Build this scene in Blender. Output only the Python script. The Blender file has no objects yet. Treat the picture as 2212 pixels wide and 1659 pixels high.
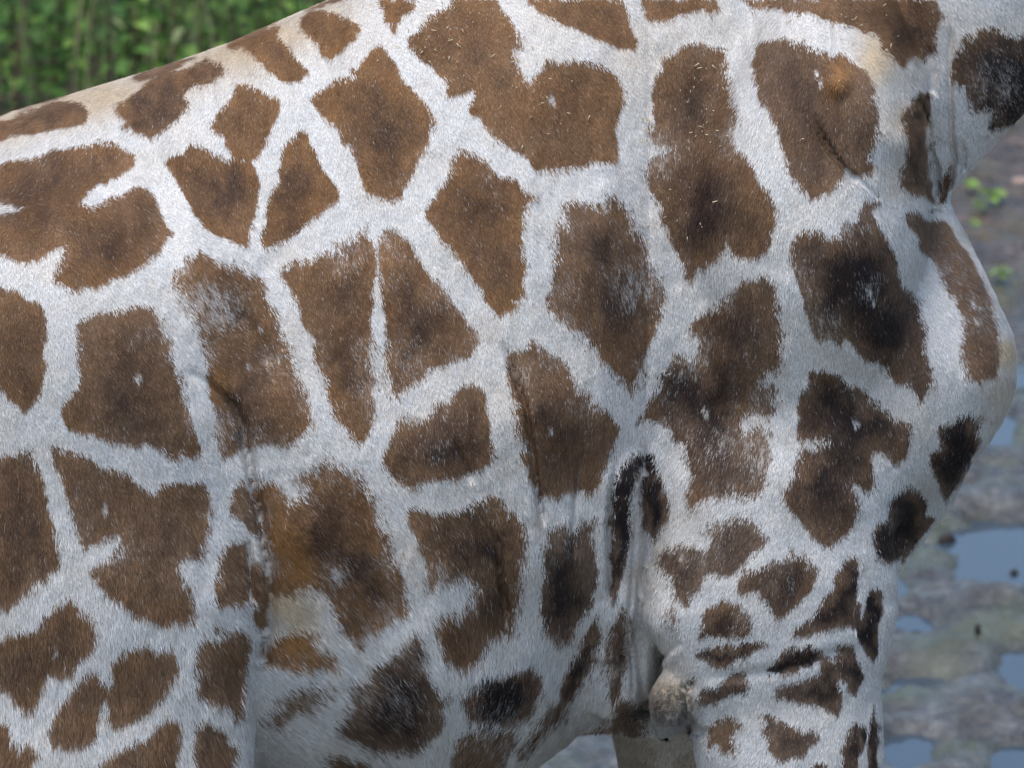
import bpy, math, random
import numpy as np
R = math.radians
rng = np.random.default_rng(11)
random.seed(11)
SC = bpy.context.scene

# ------------------------------------------------------------------ camera, sky, sun, exposure
PITCH = R(14.0); DIST = 10.0; K = 7.5e-5            # K: radians per layout unit (2212 units across the view)
C0 = np.array([0.0, -0.35, 2.2])
FW = np.array([0.0, math.cos(PITCH), -math.sin(PITCH)])
UP = np.array([0.0, math.sin(PITCH), math.cos(PITCH)])
CAM = C0 - FW * DIST
cd = bpy.data.cameras.new('camera'); cam = bpy.data.objects.new('camera', cd); SC.collection.objects.link(cam)
cam.location = CAM; cam.rotation_euler = (R(90) - PITCH, 0, 0)
cd.sensor_width = 36; cd.lens = 36 / (2212 * K); cd.clip_start = 0.5; cd.clip_end = 500
cd.dof.use_dof = True; cd.dof.focus_distance = 9.97; cd.dof.aperture_fstop = 8.5
SC.camera = cam
w = bpy.data.worlds.new('World'); SC.world = w; w.use_nodes = True
nt = w.node_tree; bg = nt.nodes['Background']
sky = nt.nodes.new('ShaderNodeTexSky'); sky.sky_type = 'NISHITA'; sky.sun_disc = False
SUN_EL, SUN_AZ = R(70), R(-35)                      # azimuth measured from -y (behind the camera) towards -x
sky.sun_elevation = SUN_EL; sky.sun_rotation = R(180) + SUN_AZ * -1
sky.air_density = 1.0; sky.dust_density = 1.6; sky.ozone_density = 1.0
nt.links.new(sky.outputs[0], bg.inputs[0]); bg.inputs[1].default_value = 0.13
ld = bpy.data.lights.new('sun', 'SUN'); ld.energy = 1.4; ld.angle = R(26); ld.color = (1, .96, .9)
sun = bpy.data.objects.new('sun', ld); SC.collection.objects.link(sun)
sun.rotation_euler = (R(90) - SUN_EL, 0, SUN_AZ)
SC.view_settings.view_transform = 'Standard'; SC.view_settings.look = 'None'
SC.view_settings.exposure = 0.95; SC.view_settings.gamma = 1.0

# ------------------------------------------------------------------ helpers
def P(u, v, y):
    """world point on the vertical plane y whose direction from the viewer is (u, v)"""
    d = FW + (u - 1106) * K * np.array([1.0, 0, 0]) - (v - 829.5) * K * UP
    return CAM + d * ((y - CAM[1]) / d[1])
def G(u, v, z=0.0):
    d = FW + (u - 1106) * K * np.array([1.0, 0, 0]) - (v - 829.5) * K * UP
    return CAM + d * ((z - CAM[2]) / d[2])
def UV(p):
    q = p - CAM.astype(p.dtype)
    t = q @ FW.astype(p.dtype)
    return q[:, 0] / t / K + 1106, -(q @ UP.astype(p.dtype)) / t / K + 829.5
def tag(o, label=None, cat=None, group=None, kind=None):
    if label: o['label'] = label
    if cat: o['category'] = cat
    if group: o['group'] = group
    if kind: o['kind'] = kind
    return o
def mesh_np(name, verts, faces, mat, parent=None, smooth=True, n=4):
    me = bpy.data.meshes.new(name)
    nv, nf = len(verts), len(faces)
    me.vertices.add(nv); me.vertices.foreach_set('co', np.asarray(verts, np.float32).ravel())
    me.loops.add(nf * n); me.loops.foreach_set('vertex_index', np.asarray(faces, np.int32).ravel())
    me.polygons.add(nf); me.polygons.foreach_set('loop_start', np.arange(0, nf * n, n, dtype=np.int32))
    if smooth: me.polygons.foreach_set('use_smooth', np.ones(nf, bool))
    me.materials.append(mat)
    me.update(calc_edges=True)
    o = bpy.data.objects.new(name, me); SC.collection.objects.link(o)
    if parent: o.parent = parent
    return o
def set_attr(me, name, kind, data, dom='POINT'):
    a = me.attributes.new(name, kind, dom)
    key = {'FLOAT': 'value', 'FLOAT_VECTOR': 'vector', 'FLOAT_COLOR': 'color'}[kind]
    a.data.foreach_set(key, np.asarray(data, np.float32).ravel())
def mat(name, col=(.5, .5, .5), rough=.6, spec=.3):
    m = bpy.data.materials.new(name); m.use_nodes = True
    b = m.node_tree.nodes['Principled BSDF']
    b.inputs['Base Color'].default_value = (*col, 1); b.inputs['Roughness'].default_value = rough
    b.inputs['Specular IOR Level'].default_value = spec
    return m, m.node_tree, b
def sstep(a, b, x):
    t = np.clip((x - a) / (b - a), 0, 1); return t * t * (3 - 2 * t)
class Noise2:
    def __init__(s, seed): s.g = np.random.default_rng(seed).random((256, 256)).astype(np.float32)
    def one(s, x, y):
        xi = np.floor(x).astype(np.int32); yi = np.floor(y).astype(np.int32)
        fx = x - xi; fy = y - yi; fx = fx * fx * (3 - 2 * fx); fy = fy * fy * (3 - 2 * fy)
        g = s.g; a = g[yi & 255, xi & 255]; b = g[yi & 255, (xi + 1) & 255]
        c = g[(yi + 1) & 255, xi & 255]; d = g[(yi + 1) & 255, (xi + 1) & 255]
        return (a + (b - a) * fx) * (1 - fy) + (c + (d - c) * fx) * fy
    def __call__(s, x, y, octv=3, gain=.5):
        r = 0; amp = 1; tot = 0
        for o in range(octv):
            r = r + amp * (s.one(x * 2**o + 17.3 * o, y * 2**o + 5.1 * o) - .5); tot += amp; amp *= gain
        return r / tot * 2           # about -1..1
N1, N2, N3, N4 = Noise2(1), Noise2(2), Noise2(3), Noise2(4)

# ------------------------------------------------------------------ coat chart of the giraffe's flank (side-plane units)
TL = {'A0': (0, 0, .3418), 'A1': (702, 0, .3418), 'C0': (1404.1, 0, .3652), 'A2': (0, 540, .3418), 'A3': (702, 540, .3418),
      'C1': (1404.1, 513, .3652), 'A4': (0, 1092, .3418), 'A5': (702, 1092, .3418), 'C2': (1404.1, 1053, .3652), 'V': (0, 0, 1)}
def T(s):
    out = []; t = TL['V']
    for tok in s.split():
        if tok in TL: t = TL[tok]; continue
        x, y = tok.split(','); out.append((t[0] + float(x) * t[2], t[1] + float(y) * t[2]))
    return np.array(out)
# outline, soft edge, darkness, warmth
PATCH = [
("A0 -60,760 0,755 90,745 200,705 300,650 400,635 500,640 540,670 560,720 545,780 490,790 430,800 370,815 310,835 200,840 90,860 0,880 -60,890",4,.5,.8),
("A0 150,692 260,650 360,610 500,585 420,620 300,640 220,670",3,.6,.8),
("A0 500,577 560,545 650,518 665,528 600,560 530,578",3,.2,.9),
("A0 840,460 900,430 1000,400 1120,375 1240,345 1230,375 1160,415 1060,460 980,485 870,505 845,480",3,.4,.8),
("A0 1060,465 1150,440 1230,410 1320,380 1400,390 1430,425 1420,470 1350,520 1260,535 1190,570 1180,610 1200,640 1190,680 1140,740 1080,790 1020,830 960,868 900,850 840,825 790,790 800,760 760,730 745,690 770,650 800,610 880,570 940,520 980,490",4,.8,.8),
("A0 1420,270 1500,230 1600,190 1700,160 1790,155 1800,170 1760,205 1830,290 1860,340 1900,390 1930,430 1945,450 1900,500 1840,510 1770,490 1690,440 1640,400 1610,350 1570,310 1545,290 1470,300 1420,280",3,.4,1),
("A0 1880,70 1940,20 2000,0 2190,-30 2200,0 2100,25 2000,45 1930,70",3,.3,.8),
("V 702,24 736,27 760,41 777,53 767,79 753,99 733,120 719,129 711,128 694,116 684,96 670,79 656,65 648,51 653,38 673,24",3,.4,1),
("A0 1510,525 1560,520 1600,545 1680,570 1750,600 1795,630 1775,690 1750,740 1720,790 1690,840 1680,900 1650,940 1620,1000 1580,1012 1520,1000 1460,960 1420,900 1390,850 1340,820 1318,790 1360,720 1400,680 1440,640 1480,580",3,.45,1),
("A0 1200,885 1230,900 1300,930 1360,970 1420,1000 1500,1000 1560,1000 1600,1040 1630,1090 1645,1160 1630,1230 1600,1330 1590,1400 1560,1450 1560,1530 1520,1545 1460,1510 1420,1490 1350,1480 1290,1440 1240,1390 1200,1310 1170,1240 1150,1190 1120,1150 1080,1110 1060,1060 1030,1020 1080,980 1160,960 1190,900",3,.7,1),
("A0 1890,815 1940,850 1960,900 1990,960 2000,1010 2040,1060 2080,1110 2110,1160 2140,1220 2130,1260 2080,1290 2040,1340 1980,1380 1930,1410 1880,1450 1830,1490 1750,1530 1720,1560 1660,1545 1645,1500 1660,1420 1690,1370 1680,1310 1700,1230 1740,1170 1750,1130 1740,1080 1770,1010 1790,960 1800,910 1850,860",3,.7,1),
("A0 -60,1040 0,1020 70,1000 150,990 230,990 300,950 370,930 450,920 540,910 620,885 690,890 760,915 820,950 855,985 840,1040 800,1090 740,1125 680,1150 610,1170 590,1200 520,1250 510,1280 570,1320 620,1290 680,1260 740,1240 800,1200 860,1175 940,1180 970,1240 990,1300 1010,1360 1050,1420 1100,1470 1050,1490 1000,1560 A2 1000,0 940,50 890,110 820,150 700,170 650,210 600,240 540,215 480,250 400,220 345,190 340,140 370,60 A0 370,1620 400,1540 330,1600 250,1640 170,1650 100,1630 0,1590 -60,1570",4,.6,.9),
("A1 345,285 380,310 415,340 430,380 465,430 475,490 500,520 550,545 580,600 620,640 650,690 690,760 660,800 650,870 630,930 610,980 580,1020 555,1080 520,1140 490,1180 490,1240 440,1265 380,1255 300,1240 260,1230 240,1150 210,1080 205,1030 190,1000 150,920 100,870 50,800 10,770 -30,720 -80,660 -105,615 -60,580 0,545 70,510 140,480 180,470 170,440 210,400 260,350 310,300",4,.55,1),
("A1 345,-10 350,40 375,80 370,130 410,155 435,195 455,150 480,110 520,80 555,40 580,-10",3,.4,1),
("A1 810,-20 770,40 700,70 640,120 600,160 560,195 525,215 535,270 570,330 600,370 650,390 690,410 685,460 740,490 760,530 775,590 800,610 860,595 930,570 935,620 900,660 890,700 920,740 970,730 1000,790 1040,830 1080,880 1130,910 1200,960 1260,980 1310,1040 1340,1075 1400,1060 1440,1080 1510,1065 1560,1050 1620,1055 1700,1030 1760,1030 1840,1025 1850,960 1845,880 1830,820 1850,770 1870,690 1895,600 1880,540 1840,480 1780,430 1700,400 1640,380 1560,370 1480,385 1400,365 1370,400 1360,450 1310,480 1280,510 1230,450 1210,400 1200,330 1235,290 1225,220 1190,170 1150,110 1110,60 1090,0 1080,-20",4,.5,.85),
("A1 1280,-20 1290,20 1330,60 1380,110 1440,130 1500,165 1560,170 1620,205 1700,230 1760,250 1800,270 1850,300 1960,310 1975,260 1950,190 1920,120 1910,60 1890,10 1860,-20",3,.4,.8),
("A1 2000,-20 2005,60 2040,110 2060,130 2130,140 C0 10,130 60,145 130,120 180,90 250,70 330,45 350,80 400,50 400,-20",4,.3,.8),
("C0 540,-20 570,20 600,60 680,40 780,50 850,75 920,65 980,80 1020,100 1060,130 1110,150 1170,140 1240,180 1310,200 1350,240 1380,290 1430,330 1460,370 1490,385 1520,345 1570,340 1620,345 1650,310 1690,300 1680,230 1700,170 1725,90 1700,20 1690,-20",4,.7,.7),
("C0 1840,200 1900,215 1960,160 2030,155 2080,170 2110,200 2160,215 2230,190 2330,300 2330,640 2230,700 2150,740 2050,770 2000,780 1990,730 2020,660 1980,650 1900,640 1870,570 1840,500 1790,450 1785,380 1800,310 1840,260",5,1,.3),
("C0 52,328 100,330 150,310 180,265 250,260 310,240 350,265 410,255 450,290 440,360 450,420 480,500 500,580 520,660 490,760 520,840 560,890 600,950 640,1000 650,1060 690,1130 740,1210 755,1290 720,1370 710,1440 660,1500 580,1520 500,1510 460,1460 420,1520 370,1560 300,1580 250,1650 210,1640 190,1560 150,1480 110,1400 80,1310 45,1210 10,1160 -20,1080 -42,1020 -15,990 -3,936 60,900 130,870 60,843 10,830 -13,767 20,700 20,620 5,505 30,440 70,400 50,360",5,.6,.6),
("C0 640,230 700,240 740,225 800,215 860,235 950,255 1010,290 1060,325 1120,320 1180,345 1230,390 1280,410 1310,470 1325,520 1330,600 1340,700 1355,780 1310,870 1310,930 1340,980 1290,1010 1220,1040 1180,1010 1150,1000 1130,1060 1080,1110 1020,1150 940,1175 900,1120 870,1070 820,1000 815,930 790,870 760,800 740,730 700,660 650,590 640,520 610,440 605,330 630,280",4,.6,.45),
("C0 900,1345 960,1360 1000,1350 1040,1400 1130,1390 1150,1310 1220,1300 1240,1240 1260,1170 1340,1190 1350,1140 1360,1200 1320,1230 1330,1310 1380,1370 1410,1430 1440,1490 1480,1560 C1 1470,170 1500,270 1570,340 1600,420 1620,520 1620,600 1640,690 1670,770 1660,850 1650,920 1600,955 1560,900 1520,860 1460,850 1410,800 1380,750 1310,740 1240,700 1210,650 1150,590 1130,635 1070,600 1000,600 960,560 940,480 900,400 890,290 860,200 830,110 840,40 C0 840,1430 870,1370",5,.9,.35),
("C0 1510,1245 1580,1255 1640,1280 1700,1290 1760,1330 1800,1380 1850,1450 1900,1540 1930,1620 C1 1960,250 2000,350 2040,450 2060,550 2065,640 2060,740 2050,830 1980,840 1880,850 1860,780 1840,690 1850,600 1830,540 1840,460 1800,390 1760,330 1740,250 1690,180 1650,130 1600,60 C0 1590,1400 1530,1330",5,.5,.4),
("C0 1480,650 1540,610 1570,560 1590,535 1640,545 1665,620 1670,690 1640,760 1635,850 1700,810 1680,870 1650,880 1650,960 1650,1020 1670,1090 1690,1200 1700,1230 1640,1180 1580,1140 1500,1110 1460,1070 1500,980 1520,870 1490,760",4,.8,.5),
("C0 1785,960 1790,1050 1760,1150 1720,1200 1695,1215 1700,1090 1740,1030",3,.8,.6),
("A2 1250,5 1300,40 1380,70 1450,90 1530,110 1600,150 1650,170 1665,240 1680,300 1720,380 1750,440 1780,520 1810,580 1830,650 1850,740 1880,800 1920,870 1940,950 1960,1010 1970,1080 1920,1150 1860,1210 1790,1240 1700,1240 1640,1230 1590,1250 1560,1250 1520,1230 1480,1290 1400,1310 1380,1230 1350,1150 1370,1060 1340,960 1300,900 1330,840 1290,760 1290,650 1260,560 1230,450 1190,350 1130,280 1110,190 1100,120 1160,110 1170,60",9,.5,.8),
("A2 1870,75 1940,50 2000,20 2080,5 2180,10 A3 60,-40 120,-70 190,-90 240,-165 262,-100 300,-60 320,0 325,100 310,240 300,330 280,420 290,500 300,580 275,650 290,730 320,800 290,870 310,960 310,1040 290,1130 240,1190 205,1215 160,1150 110,1110 60,1060 40,970 10,890 -20,800 -60,700 -84,620 -64,550 -134,480 -174,400 -204,300 -254,200 -294,120 -190,75",6,.6,.8),
("A1 360,1450 400,1430 450,1440 500,1490 540,1530 570,1600 A3 610,60 650,130 700,180 740,240 800,300 840,370 890,430 960,500 970,590 920,650 860,680 800,700 740,730 690,740 620,800 540,850 490,890 430,910 410,850 390,780 380,700 390,600 375,500 380,400 355,300 345,200 340,100 322,0 A1 330,1530 345,1490",6,.6,.8),
("A1 850,920 890,950 930,955 970,990 1010,1010 1050,1060 1090,1100 1160,1110 1210,1140 1250,1190 1320,1245 1270,1290 1260,1350 1240,1420 1250,1520 1240,1590 A3 1255,60 1260,160 1265,280 1210,320 1180,370 1080,425 1060,360 1010,310 990,260 940,210 900,140 860,70 810,20 A1 780,1560 720,1500 680,1430 630,1360 640,1290 690,1220 740,1150 780,1070 810,1000 850,950",6,.6,.9),
("A1 1500,1290 1540,1260 1600,1260 1660,1280 1740,1290 1770,1300 1790,1240 1840,1260 1900,1300 1930,1370 1960,1440 2000,1500 2030,1570 A3 2050,60 2080,140 2130,220 2165,290 2120,370 2110,450 2080,530 2050,620 2020,700 1990,800 1960,900 1930,910 1900,870 1870,850 1850,780 1780,710 1730,660 1700,590 1620,540 1560,500 1500,450 1430,400 1395,350 1400,280 1430,200 1440,90 1450,0 A1 1450,1520 1440,1420 1470,1370 1510,1400 1490,1330",8,.5,.55),
("A3 1310,560 1340,600 1400,610 1440,650 1500,690 1540,740 1570,810 1610,880 1660,880 1690,930 1740,980 1790,1010 1830,1070 1865,1110 1850,1200 1830,1270 1800,1350 1770,1420 1720,1500 1650,1530 1580,1520 1530,1520 1460,1550 1380,1550 1345,1580 1320,1500 1280,1420 1260,1340 1220,1310 1230,1260 1280,1260 1250,1180 1200,1160 1210,1080 1190,960 1170,870 1150,760 1140,680 1160,620 1220,620 1270,610",6,.5,.6),
("A3 940,830 990,860 1010,940 1030,1040 1040,1140 1055,1220 1065,1300 1030,1350 980,1390 900,1420 840,1430 760,1450 700,1440 620,1470 560,1490 510,1500 450,1450 400,1390 355,1340 370,1260 400,1200 410,1140 450,1070 520,1060 600,1080 640,1040 690,1000 700,960 760,960 800,920 830,870 880,850",6,.7,.6),
("C1 550,240 600,240 660,215 720,215 750,270 750,370 770,450 780,560 780,700 770,770 720,800 650,850 720,860 750,910 740,980 700,1050 620,1040 560,1060 540,1110 560,1150 640,1110 700,1140 710,1220 720,1300 690,1400 680,1480 620,1520 540,1520 460,1510 380,1540 300,1570 230,1610 215,1520 240,1400 230,1300 210,1230 150,1200 120,1130 90,1110 50,1090 0,1070 -79,1084 -40,1030 0,950 40,870 70,790 120,740 135,660 180,690 250,700 280,650 290,600 240,540 235,480 310,440 400,400 450,330 500,290",8,.7,.4),
("C1 940,780 1000,780 1060,790 1120,800 1160,860 1210,880 1280,900 1290,950 1340,970 1400,1020 1440,1060 1490,1060 1540,1100 1550,1170 1540,1240 1510,1300 1450,1340 1410,1300 1360,1260 1310,1270 1310,1320 1325,1400 1330,1430 1290,1480 1240,1450 1200,1450 1200,1500 1240,1560 1240,1620 C2 1240,100 1230,180 1200,240 1150,280 1100,310 1060,345 1000,320 950,280 900,220 870,170 830,130 790,80 780,30 C1 790,1480 850,1390 840,1340 890,1310 890,1260 960,1250 1010,1230 1040,1190 970,1180 880,1180 865,1120 880,1060 870,1000 880,920 930,880 935,830",5,.9,.4),
("C1 1700,1110 1780,1080 1830,1050 1900,1040 1950,1060 1940,1150 1960,1180 1940,1260 1900,1350 1850,1430 1790,1500 1760,1540 1730,1490 1710,1430 1690,1400 1660,1330 1660,1270 1720,1240 1710,1170 1690,1140",5,1.4,.2),
("C2 1430,50 1500,0 1540,-20 1600,20 1640,80 1640,130 1620,170 1690,165 1650,230 1590,300 1540,370 1480,450 1500,370 1520,300 1490,370 1470,420 1430,450 1370,430 1340,400 1320,330 1310,270 1340,210 1400,180 1420,110",5,1.3,.2),
("C2 560,170 600,180 640,200 670,260 690,300 670,350 600,390 560,430 530,470 490,520 430,520 350,510 300,590 250,640 220,690 170,660 150,620 130,560 120,510 70,480 45,430 60,390 120,350 200,330 270,340 310,370 350,400 350,350 360,300 330,250 380,210 460,200 510,170",6,.8,.1),
("C2 840,360 880,385 920,390 960,430 1005,470 980,540 950,600 900,660 840,720 780,770 740,760 710,700 680,660 630,620 540,630 500,600 520,540 570,490 640,480 700,460 740,420 790,430 820,390",6,1,.3),
("C2 1200,400 1240,430 1245,500 1230,590 1210,660 1200,740 1170,820 1100,830 1000,850 900,870 840,880 860,840 920,800 980,740 1020,680 1060,620 1090,570 1100,490 1140,440",4,1.1,.3),
("C2 1280,590 1350,590 1375,630 1370,720 1350,800 1350,900 1340,980 1325,1040 1290,1000 1270,940 1230,880 1220,830 1190,860 1185,800 1210,740 1230,680 1245,640 1245,760 1270,700",3,1.6,0),
("C2 420,665 480,670 540,680 580,740 610,790 600,850 560,880 480,890 400,880 340,870 290,880 310,810 320,750 350,700 400,680",7,1,.3),
("C2 690,930 640,960 580,1000 500,1030 440,1060 360,1060 310,1020 260,990 290,960 360,940 430,930 520,920 600,900 660,905",5,1.3,.3),
("C2 790,970 880,940 960,935 1010,950 1010,1000 970,1040 880,1080 790,1100 690,1090 690,1050 740,1020",4,1.5,.2),
("C2 1130,920 1170,920 1210,930 1230,990 1260,1040 1270,1110 1240,1170 1215,1225 1180,1200 1150,1140 1125,1110 1110,1150 1140,1220 1130,1290 1110,1345 1070,1310 1000,1280 930,1270 850,1250 770,1240 730,1215 760,1180 850,1150 930,1120 1010,1090 1020,1010 1050,1000 1090,1020 1110,970",4,1.1,.1),
("C2 300,1180 400,1180 430,1130 500,1100 560,1095 595,1170 560,1220 480,1230 400,1260 340,1290 275,1280 290,1220",5,1.1,.1),
("C2 210,1130 250,1100 285,1110 270,1160 230,1190 205,1160",5,.8,.1),
("C2 430,1350 490,1350 530,1400 510,1460 530,1530 490,1580 430,1560 400,1520 340,1540 320,1500 350,1430 390,1380",6,.1,.4),
("C2 665,1325 740,1345 800,1390 880,1420 960,1430 1000,1470 950,1530 910,1580 850,1600 790,1635 740,1600 700,1560 690,1490 670,1440 680,1380",4,.9,.1),
("C2 1200,1400 1250,1390 1290,1400 1280,1500 1250,1570 1230,1620 1220,1780 1140,1780 1140,1600 1125,1540 1150,1480",4,1,.1),
("C2 1320,1270 1340,1280 1340,1380 1355,1470 1350,1560 1350,1780 1300,1750 1280,1560 1290,1450 1300,1380",3,1.1,.1),
("C2 960,1650 1000,1625 1040,1640 1050,1800 940,1800",4,.8,.1),
("C2 200,1420 260,1390 275,1430 230,1445",5,.6,.2),
("C2 100,730 150,710 170,760 150,830 110,810",12,-.4,.1),
("A3 0,1300 40,1350 100,1350 160,1400 200,1370 230,1450 280,1530 310,1600 A5 330,60 370,130 390,200 440,310 460,380 480,480 490,600 500,680 440,700 360,740 290,790 240,830 190,880 160,820 100,780 80,730 40,680 20,600 -20,560 -100,530 -150,520 A4 1820,570 1760,540 1700,570 1690,450 1680,300 1650,150 1600,0 A2 1590,1560 1590,1440 1650,1450 1720,1440 1790,1500 1820,1560 1880,1540 1890,1490 1830,1450 1880,1400 1960,1380 2000,1340",10,.5,.8),
("A2 1460,1500 1530,1440 1560,1470 1590,1560 1620,1659 A4 1640,130 1660,180 1600,170 1550,150 1530,100 1460,50 1450,20",5,.2,.5),
("A4 1400,260 1460,220 1540,215 1560,280 1570,400 1580,500 1580,620 1500,600 1430,610 1370,620 1355,560 1350,480 1370,400 1380,310",5,.4,.5),
("A4 1570,320 1610,340 1650,380 1680,470 1640,460 1690,540 1690,700 1670,780 1620,760 1590,710 1580,560 1575,420",4,.3,.5),
("A4 1360,750 1420,770 1480,775 1565,790 1560,900 1550,1020 1550,1150 1530,1250 1520,1350 1480,1350 1450,1290 1400,1260 1300,1220 1240,1180 1250,1080 1240,950 1240,870 1290,810 1340,850 1400,800 1350,780",5,.4,.5),
("A4 1280,1330 1340,1360 1420,1410 1430,1470 1490,1490 1480,1560 1460,1659 1450,1800 1220,1800 1225,1600 1205,1510 1230,1430 1230,1370",4,.4,.5),
("A4 1125,1300 1140,1400 1130,1500 1110,1600 1110,1800 640,1800 640,1640 610,1600 700,1540 790,1500 880,1460 960,1400 1040,1340",4,.5,.6),
("A4 600,1010 640,1080 680,1120 700,1060 700,980 740,920 780,880 860,885 930,870 1000,880 1080,870 1110,910 1135,970 1110,1060 1060,1140 1020,1200 960,1260 880,1320 800,1370 720,1380 670,1310 680,1250 660,1200 640,1290 610,1340 610,1420 570,1500 480,1530 400,1510 320,1480 305,1390 350,1290 400,1210 440,1150 490,1100 540,1040",4,.4,.6),
("A2 350,1220 400,1250 460,1280 520,1290 570,1320 620,1360 700,1380 780,1390 830,1430 870,1480 930,1520 980,1530 1010,1480 1070,1460 1130,1450 1200,1460 1280,1460 1310,1540 1330,1620 A4 1320,80 1310,180 1280,260 1260,340 1190,330 1130,350 1110,390 1150,470 1200,510 1210,580 1235,660 1190,720 1100,730 1000,745 930,710 850,690 790,640 740,600 670,560 620,500 590,430 570,390 620,350 700,330 760,320 720,290 750,200 680,200 600,240 520,275 480,200 470,120 460,20 A2 430,1560 400,1470 370,1390 330,1320 315,1230",5,.45,.6),
("A2 -60,1310 0,1310 30,1280 100,1290 170,1240 195,1240 200,1300 240,1370 270,1450 300,1540 320,1640 A4 330,80 345,150 350,260 385,370 330,410 260,460 200,500 140,560 90,600 40,640 0,625 -60,620",4,.6,.6),
("A2 490,440 560,420 620,395 700,390 790,370 830,345 900,335 950,350 1000,390 1020,440 1030,500 1070,560 1060,600 1060,640 1090,700 1130,780 1150,850 1160,920 1180,1000 1190,1060 1220,1140 1250,1210 1265,1290 1200,1310 1140,1270 1120,1320 1060,1290 1000,1240 920,1210 850,1240 800,1220 720,1210 650,1180 580,1170 500,1150 440,1120 400,1070 370,1020 400,960 440,910 480,870 490,800 480,700 490,600 480,500",5,.6,.6),
("A2 -60,190 0,200 60,230 120,240 170,300 240,330 280,370 300,450 310,530 280,620 270,680 290,730 260,810 265,900 240,940 190,980 150,1020 90,980 30,930 0,880 -60,860",4,.6,.7),
("A4 420,560 470,590 520,640 560,680 590,730 600,800 570,880 520,950 470,990 450,1060 390,1060 300,1050 270,1110 240,1200 210,1290 140,1280 80,1210 40,1160 0,1130 -60,1100 -60,830 0,830 60,790 110,780 190,780 250,740 300,660 350,620",4,.6,.6),
("A4 -60,1330 0,1330 50,1360 70,1420 100,1500 190,1470 240,1560 200,1620 170,1800 -60,1800",4,.5,.6),
("A4 330,1640 370,1655 360,1800 310,1800",4,.3,.6),
("A4 1650,920 1700,860 1760,790 1850,770 1930,790 1990,830 2020,900 2080,930 2115,980 2100,1030 2000,1030 1900,1040 1820,1030 1740,1000 1700,1010 1650,1000",9,-.1,.9),
("A4 1770,1200 1850,1140 1950,1120 2060,1130 2040,1200 1980,1250 1920,1290 1850,1290 1780,1340 1700,1390 1640,1370 1680,1320 1740,1280",13,.0,.3),
("A5 545,780 590,830 610,880 630,950 630,1050 660,1110 720,1160 775,1220 740,1270 750,1330 745,1410 680,1430 640,1480 560,1540 480,1550 420,1550 360,1560 270,1560 210,1520 160,1490 100,1470 40,1440 70,1380 90,1320 130,1260 130,1180 160,1090 230,1100 260,1040 240,1000 330,970 400,930 460,880 510,830",8,.8,.25),
("A5 520,0 600,10 680,30 740,10 820,20 900,10 960,-30 1010,-50 1100,-90 1130,-20 1190,40 1240,100 1280,140 1280,240 1260,340 1250,440 1240,540 1230,640 1210,730 1190,810 1130,810 1060,810 1020,860 990,930 950,980 880,1030 830,1000 760,960 720,900 700,840 690,790 670,740 720,700 780,670 870,660 870,600 920,540 950,480 880,450 800,470 720,490 650,540 620,470 640,400 620,330 580,280 560,190 520,120 510,50",7,.6,.65),
("A5 1400,150 1460,120 1530,90 1560,140 1620,90 1700,70 1700,180 1700,300 1720,400 1710,520 1690,620 1640,690 1600,740 1580,800 1500,860 1450,810 1400,780 1370,710 1350,640 1360,540 1390,450 1380,350 1385,250",6,.8,.1),
("A3 1870,1340 1930,1290 2000,1270 2040,1300 2000,1380 1960,1480 1940,1600 A5 1940,100 1930,250 1900,350 1870,480 1830,600 1800,540 1800,400 1800,200 1805,20 A3 1820,1560 1830,1450",5,1.35,.1),
("A3 2010,1280 2090,1280 2090,1370 2130,1400 2140,1480 2180,1600 A5 2190,40 2150,120 2090,200 2040,170 2010,120 2000,20 A3 1990,1560 1990,1450 2010,1380",5,1.7,.1),
("A5 1720,690 1750,780 1740,880 1700,980 1650,1100 1580,1200 1510,1240 1490,1150 1520,1040 1570,960 1610,880 1650,790",7,.9,.1),
("A5 1890,620 1900,700 1920,800 1920,900 1930,1000 1900,1080 1870,1180 1840,1240 1800,1200 1790,1080 1770,950 1780,830 1820,760 1860,680",10,.4,.3),
("A5 870,1180 930,1130 990,1080 1060,1050 1150,1040 1220,1020 1280,1000 1305,960 1340,1020 1385,1070 1380,1170 1330,1270 1280,1340 1210,1380 1150,1400 1070,1370 1000,1350 930,1350 900,1300 870,1240",7,1.2,.3),
("A5 840,1450 930,1400 1030,1370 1140,1380 1230,1390 1220,1470 1180,1560 1130,1640 1090,1780 850,1780 800,1640 800,1560 830,1500",10,.2,.3),
("A5 1500,1200 1560,1200 1530,1300 1470,1380 1400,1450 1340,1520 1250,1600 1240,1540 1310,1450 1340,1380 1400,1310 1430,1250",11,.6,.2),
("V 1338,1500 1372,1508 1392,1545 1400,1580 1378,1600 1340,1590 1296,1592 1262,1584 1300,1566 1325,1540",9,.8,.1),  # olive skin web by the elbow, shade of its underside painted into the colour
("A5 -20,1570 80,1570 130,1600 200,1600 270,1640 270,1800 -20,1800",6,.5,.3),
]
CUTS = ["A0 -90,1285 0,1285 80,1290 170,1300 130,1330 60,1345 -90,1335", "A4 1690,540 1790,560 1850,600 1900,560 1990,600 1960,700 1850,740 1740,700"]
U0, V0, RES = -120.0, -120.0, 2.0
NU, NV = 1230, 960
gu = (U0 + RES * np.arange(NU)).astype(np.float32); gv = (V0 + RES * np.arange(NV)).astype(np.float32)
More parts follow.
